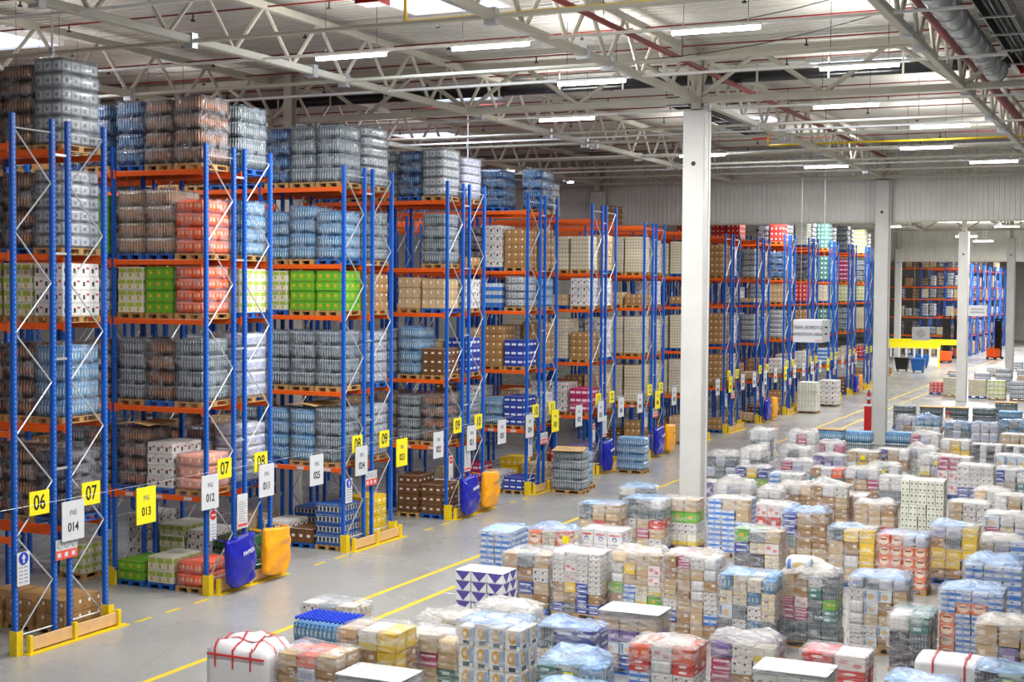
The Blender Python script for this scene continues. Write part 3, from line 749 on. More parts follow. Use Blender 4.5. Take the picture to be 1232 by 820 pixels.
# ---------------------------------------------------------------- goods on the racks
def load(parent_loc, spec, label, group, dx=1.2, dy=.8, rz=0, name=None, pallet_blue=None, film_on=None):
    """spec like g1.7 : code letter and total height; dx along x, dy along y"""
    k, h = spec[0], float(spec[1:])
    bott = k in BOTTLES
    nm = name or ('bottle_pallet' if bott else 'tray_pallet' if k in 'Ec' else 'wrapped_pallet' if k in 'sLDV' else 'carton_pallet')
    t = empty(nm, parent_loc, rz+random.uniform(-.012, .012), label, 'pallet load', group)
    pb = pallet_blue if pallet_blue is not None else random.random() < .3
    inst('blue_pallet' if pb else 'wooden_pallet', PALB if pb else PAL, t, (0, 0, 0), (0, 0, PI/2 if dx > dy else 0))
    lh = .36 if bott else .3
    if k in 'Ec': lh = .62
    g = h-.144; n = max(1, round(g/lh)); th = g/n
    ny = 3 if k not in 'Ec' else 6; nx = 4 if k not in 'Ec' else 8; kv = 1 if k not in 'Ec' else 4
    if dx < dy: nx, ny = ny, nx
    me = goods_mesh(k, ny, nx, kv, .028 if k in WRAPPED else 0)
    z = .144
    for i in range(n):
        s = .985 if i % 2 else 1.0
        inst('bottle_layer' if bott else 'carton_layer', me, t, (random.uniform(-.008, .008), random.uniform(-.006, .006), z), (0, 0, 0), ((dx-.04)*s, (dy-.03)*s, th))
        z += th
    wr = (k in WRAPPED) if film_on is None else film_on
    if wr or (k in 'EcW' and random.random() < .5):
        inst('stretch_film', random.choice(RACKFILM), t, (0, 0, .1), (0, 0, 0), (dx+.02, dy+.02, h-.07))
    return t
LVN = ['on the floor', 'on the first beams', 'on the second beams', 'on the third beams', 'on the fourth beams', 'on top']
SLN = ['aisle end', 'second in', 'third in', 'fourth in', 'fifth in', 'sixth in', 'seventh in', 'eighth in', 'ninth in']
# front row: per level (floor first) pallets counted from the aisle end; '-' is an empty place
FRONT = {
 1: ['O.75 q.8 G.62 - q.9', 'o1.0 W1.25 h1.55 h1.5', 'g1.65 h1.6 g1.65 h1.6 h1.5', 'O1.3 G1.3 q1.3 s1.25', 'O1.45 p1.7 p1.7 G1.6', 'h1.75 h1.7 z1.7 z1.65 g1.6'],
 2: ['k1.3 H.55 W.7 T.8 -', 'g1.65 a1.6 a1.6 g1.6', 'g1.7 g1.7 g1.7 g1.6 h1.6', 'G1.3 G1.3 q1.3 q1.3 w1.2', 'a1.5 a1.65 a1.5 g1.6', 'g1.75 g1.75 z1.7 z1.6 D1.6'],
 3: ['H1.1 H1.35 - W.6', 'h1.65 g1.6 h1.7 T1.5', 'H1.0 a1.7 g1.6 k1.5', 'T1.1 T1.15 - B1.2', 'g1.75 - - - W1.5', 's1.65 z1.6 g1.6 g1.7'],
 4: ['N.6 W.75 K1.0 T.8', 'N1.2 a1.1 W1.5 H1.6', 'N1.1 B1.6 T1.5', 's1.25 b1.0 T1.0', 'B1.5 W1.65 D1.6 B1.6', '- z1.5 z1.5 - -'],
 5: ['V1.2 R.9 T.7', 'K1.1 W1.3 W1.3', 'B1.2 E1.75 E1.7 E1.7', 'W1.25 T.6 - D1.1', 'E1.5 E1.5 E1.5', '- - s1.5'],
 6: ['B1.6 H1.2 -', 'E1.75 E1.75 E1.7', 'E1.75 E1.75 E1.7', 'B.6 T.7 -', 'E1.7 E1.7 E1.7', '- - -'],
 7: ['T1.35 H1.2 -', 'E1.75 E1.7', 'E1.75 E1.7 E1.7', 'B.5 - -', 'E1.7 E1.6 E1.7', '- - - - B1.3'],
 8: ['B.7 T.6 -', 'B1.75 T1.7', 'B1.75 B1.7 T1.7', '- - -', 'B1.75 T1.7 B1.5', '- - R1.4'],
 9: ['T.5 T.6 -', 'T.5 B1.0', 's1.6 W1.7', 'T.4 W1.0', 's1.7 z1.6', '- R1.5 R1.5'],
 10: ['B1.4 T1.3', 'W1.0 R1.0', 's1.8 T1.8', 'T1.25 s1.2', 'z1.7 D1.7', 'R1.4 D1.4'],
 11: ['T.9', 'W1.2 R1.1', 'B1.75 T1.7', 'R1.3 T1.3', 'D1.7 g1.7', 'c1.9 z1.7'],
 12: ['T1.1', 'b1.2 S1.1', 't1.75 g1.7', 'S1.3 T1.3', 't1.75 a1.7', 't1.8 g1.7'],
 13: ['H1.2', 'S1.0 w1.0', 'g1.75 t1.6', 'q1.35 q1.3', 'K1.7 s1.7', 'g1.9 g1.8'],
 14: ['B1.6', 'R.9 W.9', 'E1.75 Y1.5', 'q1.35 q1.3', 'g1.7 t1.7', 'q1.9 g1.8'],
}
BACK = {
 0: ['B.75 B.7 B.7', 'D1.55 h1.6 h1.6', 'a1.65 h1.7 h1.6', 'W1.35 q1.35 q1.3', 's1.8 h1.75 D1.7', 's1.95 h1.85 h1.8'],
 1: ['X1.1 W1.2 q1.3 W1.5', 'L1.6 h1.5', 'L1.75 g1.6', 'q1.25 q1.2', 'a1.5 g1.5', 'g1.7 g1.6'],
 2: ['Y1.3 Y1.0 k.9', 's1.65 h1.5', 's1.65 D1.5', 'B1.2 s1.2', 'g1.55 g1.5', 's1.85 D1.7'],
 3: ['- W.9 X1.0', 'g1.6 W1.2', 'N1.3 T1.2', 'W1.1 B1.1', 'B.4 T.9', 'L1.5 g1.4'],
 4: ['T.9 Y1.1', 'W1.2 T1.3', 'B1.7 E1.6', 'a1.2 D1.2', 'B1.6 W1.6', 'z1.6'],
 5: ['B.8 H.8', 'T1.6 B1.5', 'W1.7 s1.7', 'W1.3 -', 'T1.6 W1.5', '-'],
 6: ['T.8 H1.0', 'E1.7', 'E1.6 E1.7', 'W1.2', 'E1.6', '-'],
 7: ['B1.0', 'E1.7', 'E1.6', 'T1.0', 'E1.6', '-'],
 8: ['T.6', 'W1.7', 'W1.6', '-', 'W1.7', '-'], 9: ['H.8', 'B1.2', 's1.6', 's1.2', 'T1.6', '-'], 10: ['T1.0', 'W1.2', 'z1.6', 's1.2', 'W1.5', 's1.5'],
 11: ['-', 'T1', 's1.6', 'w1.3', 'w1.5', 's1.6'], 12: ['-', 'S1', 's1.6', 't1.2', 'w1.5', 's1.6'], 13: ['-', 'S1', 's1.6', 'q1.2', 'w1.5', 's1.7'], 14: ['-', 'S1', 's1.6', 'q1.2', 'w1.5', 's1.7'],
}
used = set()
for k in range(15):
    for row, tb in (('front', FRONT), ('back', BACK)):
        if k not in tb: continue
        for lv, s in enumerate(tb[k]):
            sl = s.split(); z = 0 if lv == 0 else LV[lv-1]+.067
            if len(sl) < 8 and k in (1, 2, 3) and row == 'front' and lv > 0:      # deeper bays
                while len(sl) < 8: sl.append(random.choice(['g1.5', 'h1.5', 'B1.2', '-', 'W1.1', 'T1.3', '-']) if lv != 3 else random.choice(['T1.1', 'q1.2', '-']))
            for i, sp in enumerate(sl):
                if sp == '-': continue
                y = (i//3)*2.8+.52+(i % 3)*.88+random.uniform(-.02, .02)
                x = k*P+(.558 if row == 'front' else BK+.558)
                if k == 2 and row == 'back' and False: continue
                hh = float(sp[1:])
                if lv == 3 and hh > 1.27: sp = sp[0]+'1.27'
                lab = '%s pallet, %s, %s, %s row, %s' % (NAMES.get(sp[0], 'mixed'), LVN[lv], RLAB[k], row, SLN[i])
                load((x, y, z), sp, lab, 'pallet loads stored in '+RLAB[k])
# sparse goods in the distant racks
for k in range(24, 31):
    for lv in range(0, 6):
        for i in range(9 if k == 24 else 3):
            if random.random() < (.22 if k == 24 else .25): continue
            sp = random.choice('BTsHDgELh')+('1.2' if lv == 3 else random.choice(['1.6', '1.3', '1.0']))
            y = (i//3)*2.8+.52+(i % 3)*.88
            load((k*P+.558, y, 0 if lv == 0 else LV[lv-1]+.067), sp, '%s pallet %s, distant %s rack, %s' % (NAMES[sp[0]], LVN[lv], ORD15[k-24], SLN[i]), 'pallet loads in the distant racks')
# brown lids lying on loads of rack 08-09 and others
for x, y, z, l in ((2*P+.56, 1.4, 4.02, 'dark bent cardboard sheet lying on the middle blue bottle pallet of rack 08-09'), (1*P+.56, 2.2, 3.96, 'dark bent cardboard sheet lying on the amber pallet of rack 07-08')):
    bm = bmesh.new()
    vs = [[bm.verts.new((-.62+1.24*i/8, -.5+1.0*j/8, .05+.06*math.sin(PI*j/8)+.02*math.sin(i))) for j in range(9)] for i in range(9)]
    for i in range(8):
        for j in range(8): bm.faces.new((vs[i][j], vs[i+1][j], vs[i+1][j+1], vs[i][j+1])).smooth = True
    r = bmesh.ops.extrude_face_region(bm, geom=bm.faces[:]); bmesh.ops.translate(bm, verts=[v for v in r['geom'] if isinstance(v, bmesh.types.BMVert)], vec=(0, 0, .012))
    tag(inst('cardboard_sheet', me_from(bm, 'cardboard_sheet', M['lid']), None, (x, y, z)), l, 'cardboard', 'loose cardboard sheets')
# pallets parked in the aisle beside the racks
for x, y, sp, dx, dy, l in ((26.45, -1.24, 'g1.6', .8, 1.2, 'tall grey bottle pallet with an open cardboard flap in the aisle by rack 10-11'),
    (27.75, -.98, 'a1.35', .8, 1.0, 'pale blue bottle pallet right behind the cardboard flapped pallet'),
    (32.95, -1.3, 'a1.45', .8, 1.2, 'blue water pallet standing alone in front of the blue bag of rack 11-12'),
    (65.0, -1.12, 'c1.9', 1.2, 1.2, 'tall white tub grid pallet in the aisle below the box shaped hanging sign'),
    (70.9, -1.12, 'W1.7', 1.2, 1.2, 'white carton pallet just behind the tall white tub grid pallet')):
    tt = load((x, y, 0), sp, l, 'pallets parked in the aisle', dx, dy, film_on=True)
    if 'flap' in l and 'open' in l:
        boxobj('cardboard_flap', M['lid'], tt, -.45, .45, -.55, .6, 1.62, 1.635).rotation_euler = (0, -.08, .2)

# ---------------------------------------------------------------- loading field
FLOORDATA = [
 (-1.12, -6.54, 1.25, 'W', 'www/www/www', 'shroud_tape', 0.22, 'shrouded_pallet', 'pallet under a white sheet crossed with red tape, nearest the left aisle line'),
 (-0.98, -7.85, 1.25, 'W', 'TYW/BTB/BLB/TOT', 'clear', 0.06, 'mixed_pallet', 'wrapped pallet of tan cartons and orange packets right of the red-taped white pallet'),
 (1.14, -6.75, 1.15, 'W', 'a/a/a', 'caps', 0, 'bottle_pallet', 'stacked water bottles with bright blue caps showing in rows on top'),
 (2.48, -6.07, 1.2, 'W', 'gSW/gww/WgS', 'clear', 0.06, 'mixed_pallet', 'low pallet of cans and white boxes behind the blue bottle caps'),
 (-0.06, -8.5, 1.5, 'W', 'YBY/BBW/BBY/TyY', 'clear', 0.05, 'mixed_pallet', 'pallet of brown cartons with yellow labelled boxes beside the blue bottle caps'),
 (-1.16, -9.16, 0.96, 'W', 'ww/ww', 'quilt', 0.05, 'roll_pallet', 'small dimpled white topped pallet at the bottom edge left of centre'),
 (0.85, -9.22, 1.3, 'W', 'wwB/BTt/KKT/WTe', 'clear', 0.08, 'mixed_pallet', 'pallet with a brown printed carton, magenta tray and peach top box'),
 (2.06, -8.83, 1.35, 'W', 'wW/LW/wS', 'white', 0.18, 'mixed_pallet', 'crumpled white bagged pallet directly behind the magenta tray pallet'),
 (0.37, -10.65, 1.75, 'W', 'llll/mmmm/mmmm/mmmm', 'blue', 0.06, 'milk_pallet', 'tall pallet of white packs with gold round prints under pale blue film'),
 (3.47, -9.4, 1.3, 'W', 'PWP/WWW/www', 'white', 0.1, 'mixed_pallet', 'long low white wrapped pallet just behind the gold printed packs'),
 (6.49, -7.45, 1.25, 'W', 'PPP/PPP/PPP/PPP/PPP', 'none', 0.0, 'carton_pallet', 'cartons printed with rows of purple and white triangles'),
 (10.05, -6.23, 1.55, 'N', 'bb/bb/bb/bb/bb', 'blue', 0.05, 'tissue_pallet', 'blue and white tissue packs at the left corner of the loading field'),
 (12.18, -6.66, 1.31, 'W', 'wSw/Sww/dSd', 'blue', 0.14, 'tissue_pallet', 'domed pallet of white and orange printed packs with a yellow strip'),
 (8.35, -7.74, 1.4, 'W', 'BTB/WNT/TBW/TgT', 'clear', 0.1, 'mixed_pallet', 'stepped pallet of tan and white cartons behind the purple triangle cartons'),
 (8.23, -9.05, 1.54, 'W', 'NgNN/TBNB/BYNW/WrWW/WrWW/wWWW', 'clear', 0.04, 'mixed_pallet', 'white carton stack with one pink box and a yellow label'),
 (13.09, -7.75, 1.19, 'W', 'uuu/uuu/uuu', 'white', 0.03, 'detergent_pallet', 'white packs printed with red bars and blue ovals'),
 (8.51, -10.36, 1.61, 'W', 'BlTy/BbyG/GbSy/wTTr/wYTr/eTT', 'white', 0.12, 'mixed_pallet', 'pallet topped with peach bags above white, yellow and green cartons'),
 (15.75, -6.65, 1.44, 'W', 'NBN/TRB/gTT', 'blue', 0.05, 'mixed_pallet', 'brown carton pallet with a dark side standing out towards the aisle'),
 (16.66, -7.64, 1.53, 'W', 'TTW/TKT/WTR/ggg/ggw', 'blue', 0.05, 'mixed_pallet', 'wide pallet left of the white column with red and magenta boxes'),
 (22.66, -5.25, 1.0, 'W', 'gw/gS/wg', 'blue', 0.12, 'mixed_pallet', 'low clear bagged pallet behind the red and magenta box pallet'),
 (17.57, -8.37, 1.46, 'W', 'yyyy/WWW/GGG/TTT', 'clear', 0.04, 'bottle_pallet', 'yellow based bottle pallet half hidden behind the white column'),
 (2.48, -11.16, 1.3, 'W', 'LLV/SLV/gNN', 'blue', 0.1, 'mixed_pallet', 'navy and lilac packs under wrinkled clear film with a dark side'),
 (4.39, -11.71, 1.2, 'W', 'BNB/lll/VVV/TTT', 'quilt', 0.1, 'mixed_pallet', 'pallet under a long white quilted top over dark and yellow cartons'),
 (0.7, -11.97, 1.2, 'W', 'tat/ata/tta', 'blue', 0.2, 'bag_pallet', 'aqua blue and green film bag pile with a small yellow tag'),
 (-0.98, -12.61, 1.2, 'W', 'aaa/aaa', 'blue', 0.12, 'bag_pallet', 'pale blue film topped pallet cut by the bottom edge'),
 (1.69, -13.29, 1.4, 'W', 'KWG/WLT/bWW/RwR/OrO', 'white', 0.12, 'mixed_pallet', 'red and white striped carton with an orange top under streaked film'),
 (7.42, -11.98, 1.85, 'W', 'BBTB/NBTb/WTTW/TBwW/TTwB/BTTw/BKWw', 'white', 0.08, 'mixed_pallet', 'tall tan carton pallet just in front of the white column foot'),
 (7.06, -13.31, 1.61, 'W', 'bbbb/gWag/lgWS/SSaS/aSSa', 'blue', 0.08, 'mixed_pallet', 'pallet of coloured sachets under bright blue film on a blue base'),
 (7.97, -14.37, 1.64, 'W', 'gggg/gggg/KKgt/KrgG/TBtg/TBWg', 'white', 0.16, 'mixed_pallet', 'green glass pallet with a folded pale blue mattress on top'),
 (8.14, -15.78, 1.6, 'W', 'WlBG/wWlB/wTTT/wlBT/WllT/LgLL', 'blue', 0.08, 'mixed_pallet', 'tan carton pallet with round printed packs under a blue film hood'),
 (2.87, -14.39, 1.35, 'W', 'KKT/KBK/KWy/VWy', 'white', 0.16, 'mixed_pallet', 'pale bagged pallet over maroon boxes and a cream carton'),
 (1.37, -15.6, 1.2, 'W', 'ccc/ccc', 'quilt', 0.03, 'roll_pallet', 'white roll packs with blue edged sides at the bottom edge'),
 (4.1, -15.73, 0.95, 'W', 'TB/RR/Rr', 'clear', 0.04, 'mixed_pallet', 'red cartons with white tops beside the white roll packs'),
 (5.13, -17.63, 0.78, 'W', 'www/www', 'shroud_strap', 0.12, 'shrouded_pallet', 'low white sheeted pallet with two red straps near the doughnut cartons'),
 (7.08, -17.73, 1.72, 'W', 'dbbd/dbbd/dbbd/dbbd/dbbd/bddb/bbbb', 'blue', 0.06, 'carton_pallet', 'large blue and white cartons with rows of doughnut pictures'),
 (10.41, -17.77, 1.7, 'W', 'bbb/bbb/bbb/bbb', 'blue', 0.12, 'carton_pallet', 'blue and white cartons directly behind the doughnut picture cartons'),
 (6.18, -18.52, 1.34, 'W', 'TlT/TVT/TTT', 'white', 0.12, 'mixed_pallet', 'cream carton pallet under tight shiny film at the right edge'),
 (3.13, -17.38, 0.9, 'W', 'gwg/aww', 'blue', 0.14, 'bag_pallet', 'low blue film bag pallet at the bottom right edge'),
 (6.92, -16.63, 1.19, 'N', 'DD/Dg/wt', 'clear', 0.06, 'mixed_pallet', 'dark bottle pallet squeezed between tan cartons and doughnut cartons'),
 (4.22, -18.72, 0.97, 'W', 'DDD/DtD', 'blue', 0.14, 'bag_pallet', 'dark packs under blue film with a yellow tag in the bottom right corner'),
 (13.86, -11.69, 1.4, 'W', 'SSS/DDS/NSr/GgT', 'clear', 0.06, 'mixed_pallet', 'pallet with a bright green box over small jars'),
 (15.21, -12.59, 1.75, 'W', 'TWB/BTT/gBB/NBB/NBB', 'blue', 0.1, 'mixed_pallet', 'tall brown cartons under a peaked blue film hood'),
 (14.63, -13.92, 1.5, 'W', 'lTY/TwY/TBY/gYY', 'blue', 0.08, 'mixed_pallet', 'tan pallet with a column of yellow cartons on its right'),
 (14.38, -15.22, 1.45, 'W', 'dddd/dddd/dddd/dddd/ddLL', 'blue', 0.05, 'carton_pallet', 'orange cartons printed with round cakes in four rows'),
 (16.1, -16.21, 1.5, 'W', 'BBB/YYT/YYY/BgY/LLY', 'blue', 0.08, 'mixed_pallet', 'grey pallet with bright yellow cartons low on its front'),
 (17.14, -17.27, 1.1, 'W', 'LLb/wLb', 'white', 0.12, 'bag_pallet', 'blue striped sacks under white film right of the yellow carton pallet'),
 (17.0, -10.04, 1.65, 'W', 'bbb/bbb/bbb/bbT/bTT', 'white', 0.04, 'carton_pallet', 'blue and white milk cartons with a brown top box right of the column'),
 (19.47, -10.7, 1.2, 'W', 'KTT/RRT/rrW', 'white', 0.05, 'mixed_pallet', 'pink carton pallet behind the bright green box'),
 (22.91, -8.49, 1.34, 'W', 'KLw/wSw/wLw', 'white', 0.2, 'bag_pallet', 'pallet with a big domed white bag top'),
 (23.4, -9.59, 1.14, 'N', 'tt/wW/ww', 'white', 0.1, 'bag_pallet', 'small white bag heap beside the domed bag'),
 (23.82, -7.72, 1.16, 'W', 'VLV/VLV', 'white', 0.1, 'bag_pallet', 'purple and white packets under film close behind the column'),
 (24.5, -10.09, 1.17, 'W', 'DBB/BBB/ewe', 'white', 0.16, 'mixed_pallet', 'brown carton under a peaked white sheet'),
 (22.13, -11.72, 1.56, 'W', 'TBT/BBB/BBT/BwW', 'white', 0.14, 'mixed_pallet', 'brown carton block with a rumpled white top and a pink corner box'),
 (21.36, -13.25, 1.2, 'W', 'GRR/TTT/TTB', 'white', 0.12, 'mixed_pallet', 'tan cartons above a red box tied with white tape'),
 (23.24, -12.23, 1.09, 'N', 'RR/RR/Kr', 'white', 0.05, 'mixed_pallet', 'narrow red and pink stack beside the brown carton block'),
 (19.29, -14.93, 2.2, 'W', 'ccccc/ccccc/ccccc/ccccc/ccccc/ccccc', 'none', 0.0, 'roll_pallet', 'tallest pallet, a pale grid of small white tubs'),
 (29.77, -6.03, 1.4, 'W', 'DgD/LgL/gLg', 'white', 0.2, 'bag_pallet', 'bluish grey bagged tower standing alone right of the column'),
 (32.26, -6.88, 2.1, 'N', 'gw/lw/gw/gw/ww', 'white', 0.05, 'bag_pallet', 'tallest white bagged tower beside the main aisle'),
 (29.37, -7.33, 1.7, 'N', 'gw/lg/wg/ww', 'white', 0.1, 'bag_pallet', 'grey and white tray stack leaning on the tallest white tower'),
 (28.27, -7.63, 1.16, 'W', 'BBT/GGG/NYN', 'white', 0.1, 'bag_pallet', 'green bag pallet with a navy and yellow box on top'),
 (37.44, -7.26, 1.6, 'W', 'LwL/wlw/wKw', 'white', 0.12, 'bag_pallet', 'white bagged pallet with a dusky pink top'),
 (33.97, -7.75, 1.3, 'W', 'wLw/wgw', 'white', 0.18, 'bag_pallet', 'white bagged mound in front of the dusky pink top'),
 (27.44, -9.06, 1.1, 'W', 'RTR/bwB/bwW', 'clear', 0.04, 'mixed_pallet', 'low white carton pallet with one blue printed box'),
 (31.91, -8.39, 1.06, 'W', 'LwL/KLw', 'white', 0.14, 'bag_pallet', 'low pinkish bag pallet beside the blue printed box'),
 (38.77, -8.14, 1.1, 'W', 'wLw/KwK', 'white', 0.18, 'bag_pallet', 'pinkish crumpled bag pallet behind the white topped teal pallet'),
 (32.82, -9.37, 1.21, 'W', 'www/VVL', 'white', 0.1, 'mixed_pallet', 'white topped pallet with a purple blue front'),
 (29.56, -10.02, 1.1, 'W', 'gtg/ttt/BWO', 'clear', 0.03, 'mixed_pallet', 'pallet with a teal carton row and a small orange box'),
 (33.73, -10.49, 1.31, 'W', 'TTT/wYw/TTT', 'white', 0.05, 'mixed_pallet', 'grey cream pallet with a small yellow frame in front of the red extinguisher'),
 (34.64, -11.48, 1.33, 'W', 'gww/BwB/VTw', 'white', 0.03, 'mixed_pallet', 'white and brown boxes at the foot of the second column'),
 (29.31, -11.33, 1.2, 'W', 'BBB/BTK/wLw', 'white', 0.12, 'mixed_pallet', 'brown and pink cartons behind the narrow red stack'),
 (31.35, -11.69, 1.15, 'W', 'wLw/wgw', 'white', 0.15, 'bag_pallet', 'flat white bag pallet just left of the tan and yellow tagged pallet'),
 (28.35, -12.68, 1.1, 'W', 'ggt/www', 'white', 0.08, 'bag_pallet', 'white and aqua bottles beside the tall grid of tubs'),
 (50.59, -9.43, 1.3, 'W', 'BBT/LBL/LLL', 'clear', 0.06, 'mixed_pallet', 'brown carton base pallet at the left front of the water row'),
 (48.74, -10.7, 1.5, 'W', 'ccc/ccw/aaa', 'blue', 0.14, 'bag_pallet', 'white grid pallet hooded with bright blue film'),
 (40.31, -11.83, 1.5, 'W', 'ccc/KLw', 'white', 0.15, 'bag_pallet', 'dusky pink bag pallet above a white grid'),
 (35.55, -12.42, 1.39, 'W', 'ccy/cww/Lww', 'white', 0.16, 'roll_pallet', 'white grid rolls under a loose white sheet'),
 (48.52, -12.08, 1.3, 'W', 'ggL/gLg/aLa', 'blue', 0.08, 'bag_pallet', 'blue grey bag pallet right beside the person in the red cap'),
 (47.0, -13.5, 1.45, 'W', 'LLL/LLL/LLL', 'blue', 0.05, 'bag_pallet', 'pale lilac blue sack stack in the second row right'),
 (49.02, -14.55, 1.45, 'W', 'aga/gag/aga', 'blue', 0.06, 'bottle_pallet', 'blue and clear bottle stack at the right edge of the far rows'),
 (44.61, -15.04, 1.2, 'W', 'BTO/TTT', 'white', 0.05, 'mixed_pallet', 'tan cartons at the right edge below the blue bottle stack'),
 (39.83, -13.14, 1.29, 'W', 'TTT/TYY/wYw', 'white', 0.03, 'mixed_pallet', 'white topped pallet with mustard yellow sacks'),
 (39.35, -14.45, 1.2, 'W', 'DwDw/DwDw', 'white', 0.0, 'crate_pallet', 'dark brown crates separated by white strips, left of the pair'),
 (39.21, -15.76, 1.21, 'W', 'DwBw/DwDw', 'white', 0.0, 'crate_pallet', 'dark brown crates separated by white strips, right of the pair'),
 (33.72, -13.24, 1.3, 'W', 'BTB/yLG/wLL', 'white', 0.12, 'mixed_pallet', 'brown base pallet with a yellow tag and blue white bags on top'),
 (31.69, -14.17, 1.5, 'W', 'rrr/rrr/KKw', 'white', 0.04, 'mixed_pallet', 'pink packs printed with white hearts'),
 (36.0, -15.68, 1.2, 'W', 'KKT/lll', 'white', 0.05, 'bag_pallet', 'pale green topped pallet right of the white cartons'),
 (28.59, -15.26, 1.6, 'W', 'WWl/NNN/WWW/WWW', 'white', 0.02, 'carton_pallet', 'large plain white carton stack with dark printed lower boxes'),
 (30.75, -16.18, 1.3, 'W', 'SDS/WSt/Nww', 'white', 0.1, 'mixed_pallet', 'multicoloured packets under white film at the right edge'),
 (22.5, -15.81, 1.2, 'W', 'WWW/TWW', 'white', 0.05, 'carton_pallet', 'grey white cartons behind the grey and yellow pallet'),
 (25.67, -16.14, 1.2, 'W', 'RTT/TwT/ewe', 'white', 0.1, 'mixed_pallet', 'tan and white rumpled pallet above the red based cartons'),
 (24.62, -16.89, 1.2, 'W', 'TTT/wTw', 'white', 0.06, 'mixed_pallet', 'cream cartons at the right edge above the green topped tubs'),
 (20.32, -17.09, 1.25, 'W', 'Bcc/KSL/lww', 'white', 0.06, 'mixed_pallet', 'white and green lidded tubs right of the grey white cartons'),
 (57.44, -8.14, 1.3, 'W', 'g/g/g', 'none', 0.02, 'bottle_pallet', 'clear bottle pallet at the left end of the back water row'),
 (57.02, -9.6, 1.3, 'W', 'g/g/g', 'lid', 0.02, 'bottle_pallet', 'clear bottle pallet with a tan lid, second in the back water row'),
 (57.15, -10.91, 1.3, 'W', 'g/g/g', 'lid', 0.02, 'bottle_pallet', 'clear bottle pallet with a tan lid, third in the back water row'),
 (57.88, -12.22, 1.3, 'W', 'g/g/g', 'none', 0.02, 'bottle_pallet', 'clear bottle pallet with a bare top, fourth in the back water row'),
 (56.34, -13.7, 1.3, 'W', 'a/a/a', 'none', 0.02, 'bottle_pallet', 'bright blue bottle pallet at the right end of the back water row'),
 (62.84, -12.86, 1.25, 'W', 'g/g', 'lid', 0.02, 'bottle_pallet', 'bottle pallet with a tan lid behind the bright blue bottle pallet'),
 (43.94, -7.07, 1.1, 'W', 'a/a', 'lid', 0.02, 'bottle_pallet', 'low blue bottle pallet with a tan lid left of the fire extinguisher'),
 (43.75, -8.38, 1.1, 'W', 'g/a', 'none', 0.02, 'bottle_pallet', 'low clear blue bottle pallet beside the red extinguisher'),
 (44.26, -10.05, 1.1, 'W', 'g/a', 'none', 0.02, 'bottle_pallet', 'low clear blue bottle pallet right of the second column')]
FILMTOP = {'clear': 'film_clear', 'blue': 'film_blue', 'white': 'film_white'}
SOFT = set('wLaVe')
REP = {'d': (1, 1, 1), 'b': (1, 1, 2), 'W': (2, 2, 2), 'c': (2, 2, 2), 'S': (2, 2, 2), 'N': (1, 1, 2), 'Y': (1, 1, 1), 'g': (2, 1, 2), 'D': (2, 1, 2), 'l': (1, 1, 1), 'w': (2, 1, 2), 'K': (1, 1, 2), 'R': (1, 1, 1), 'r': (1, 1, 1), 't': (1, 1, 2), 'y': (2, 1, 1), 'G': (1, 1, 1)}
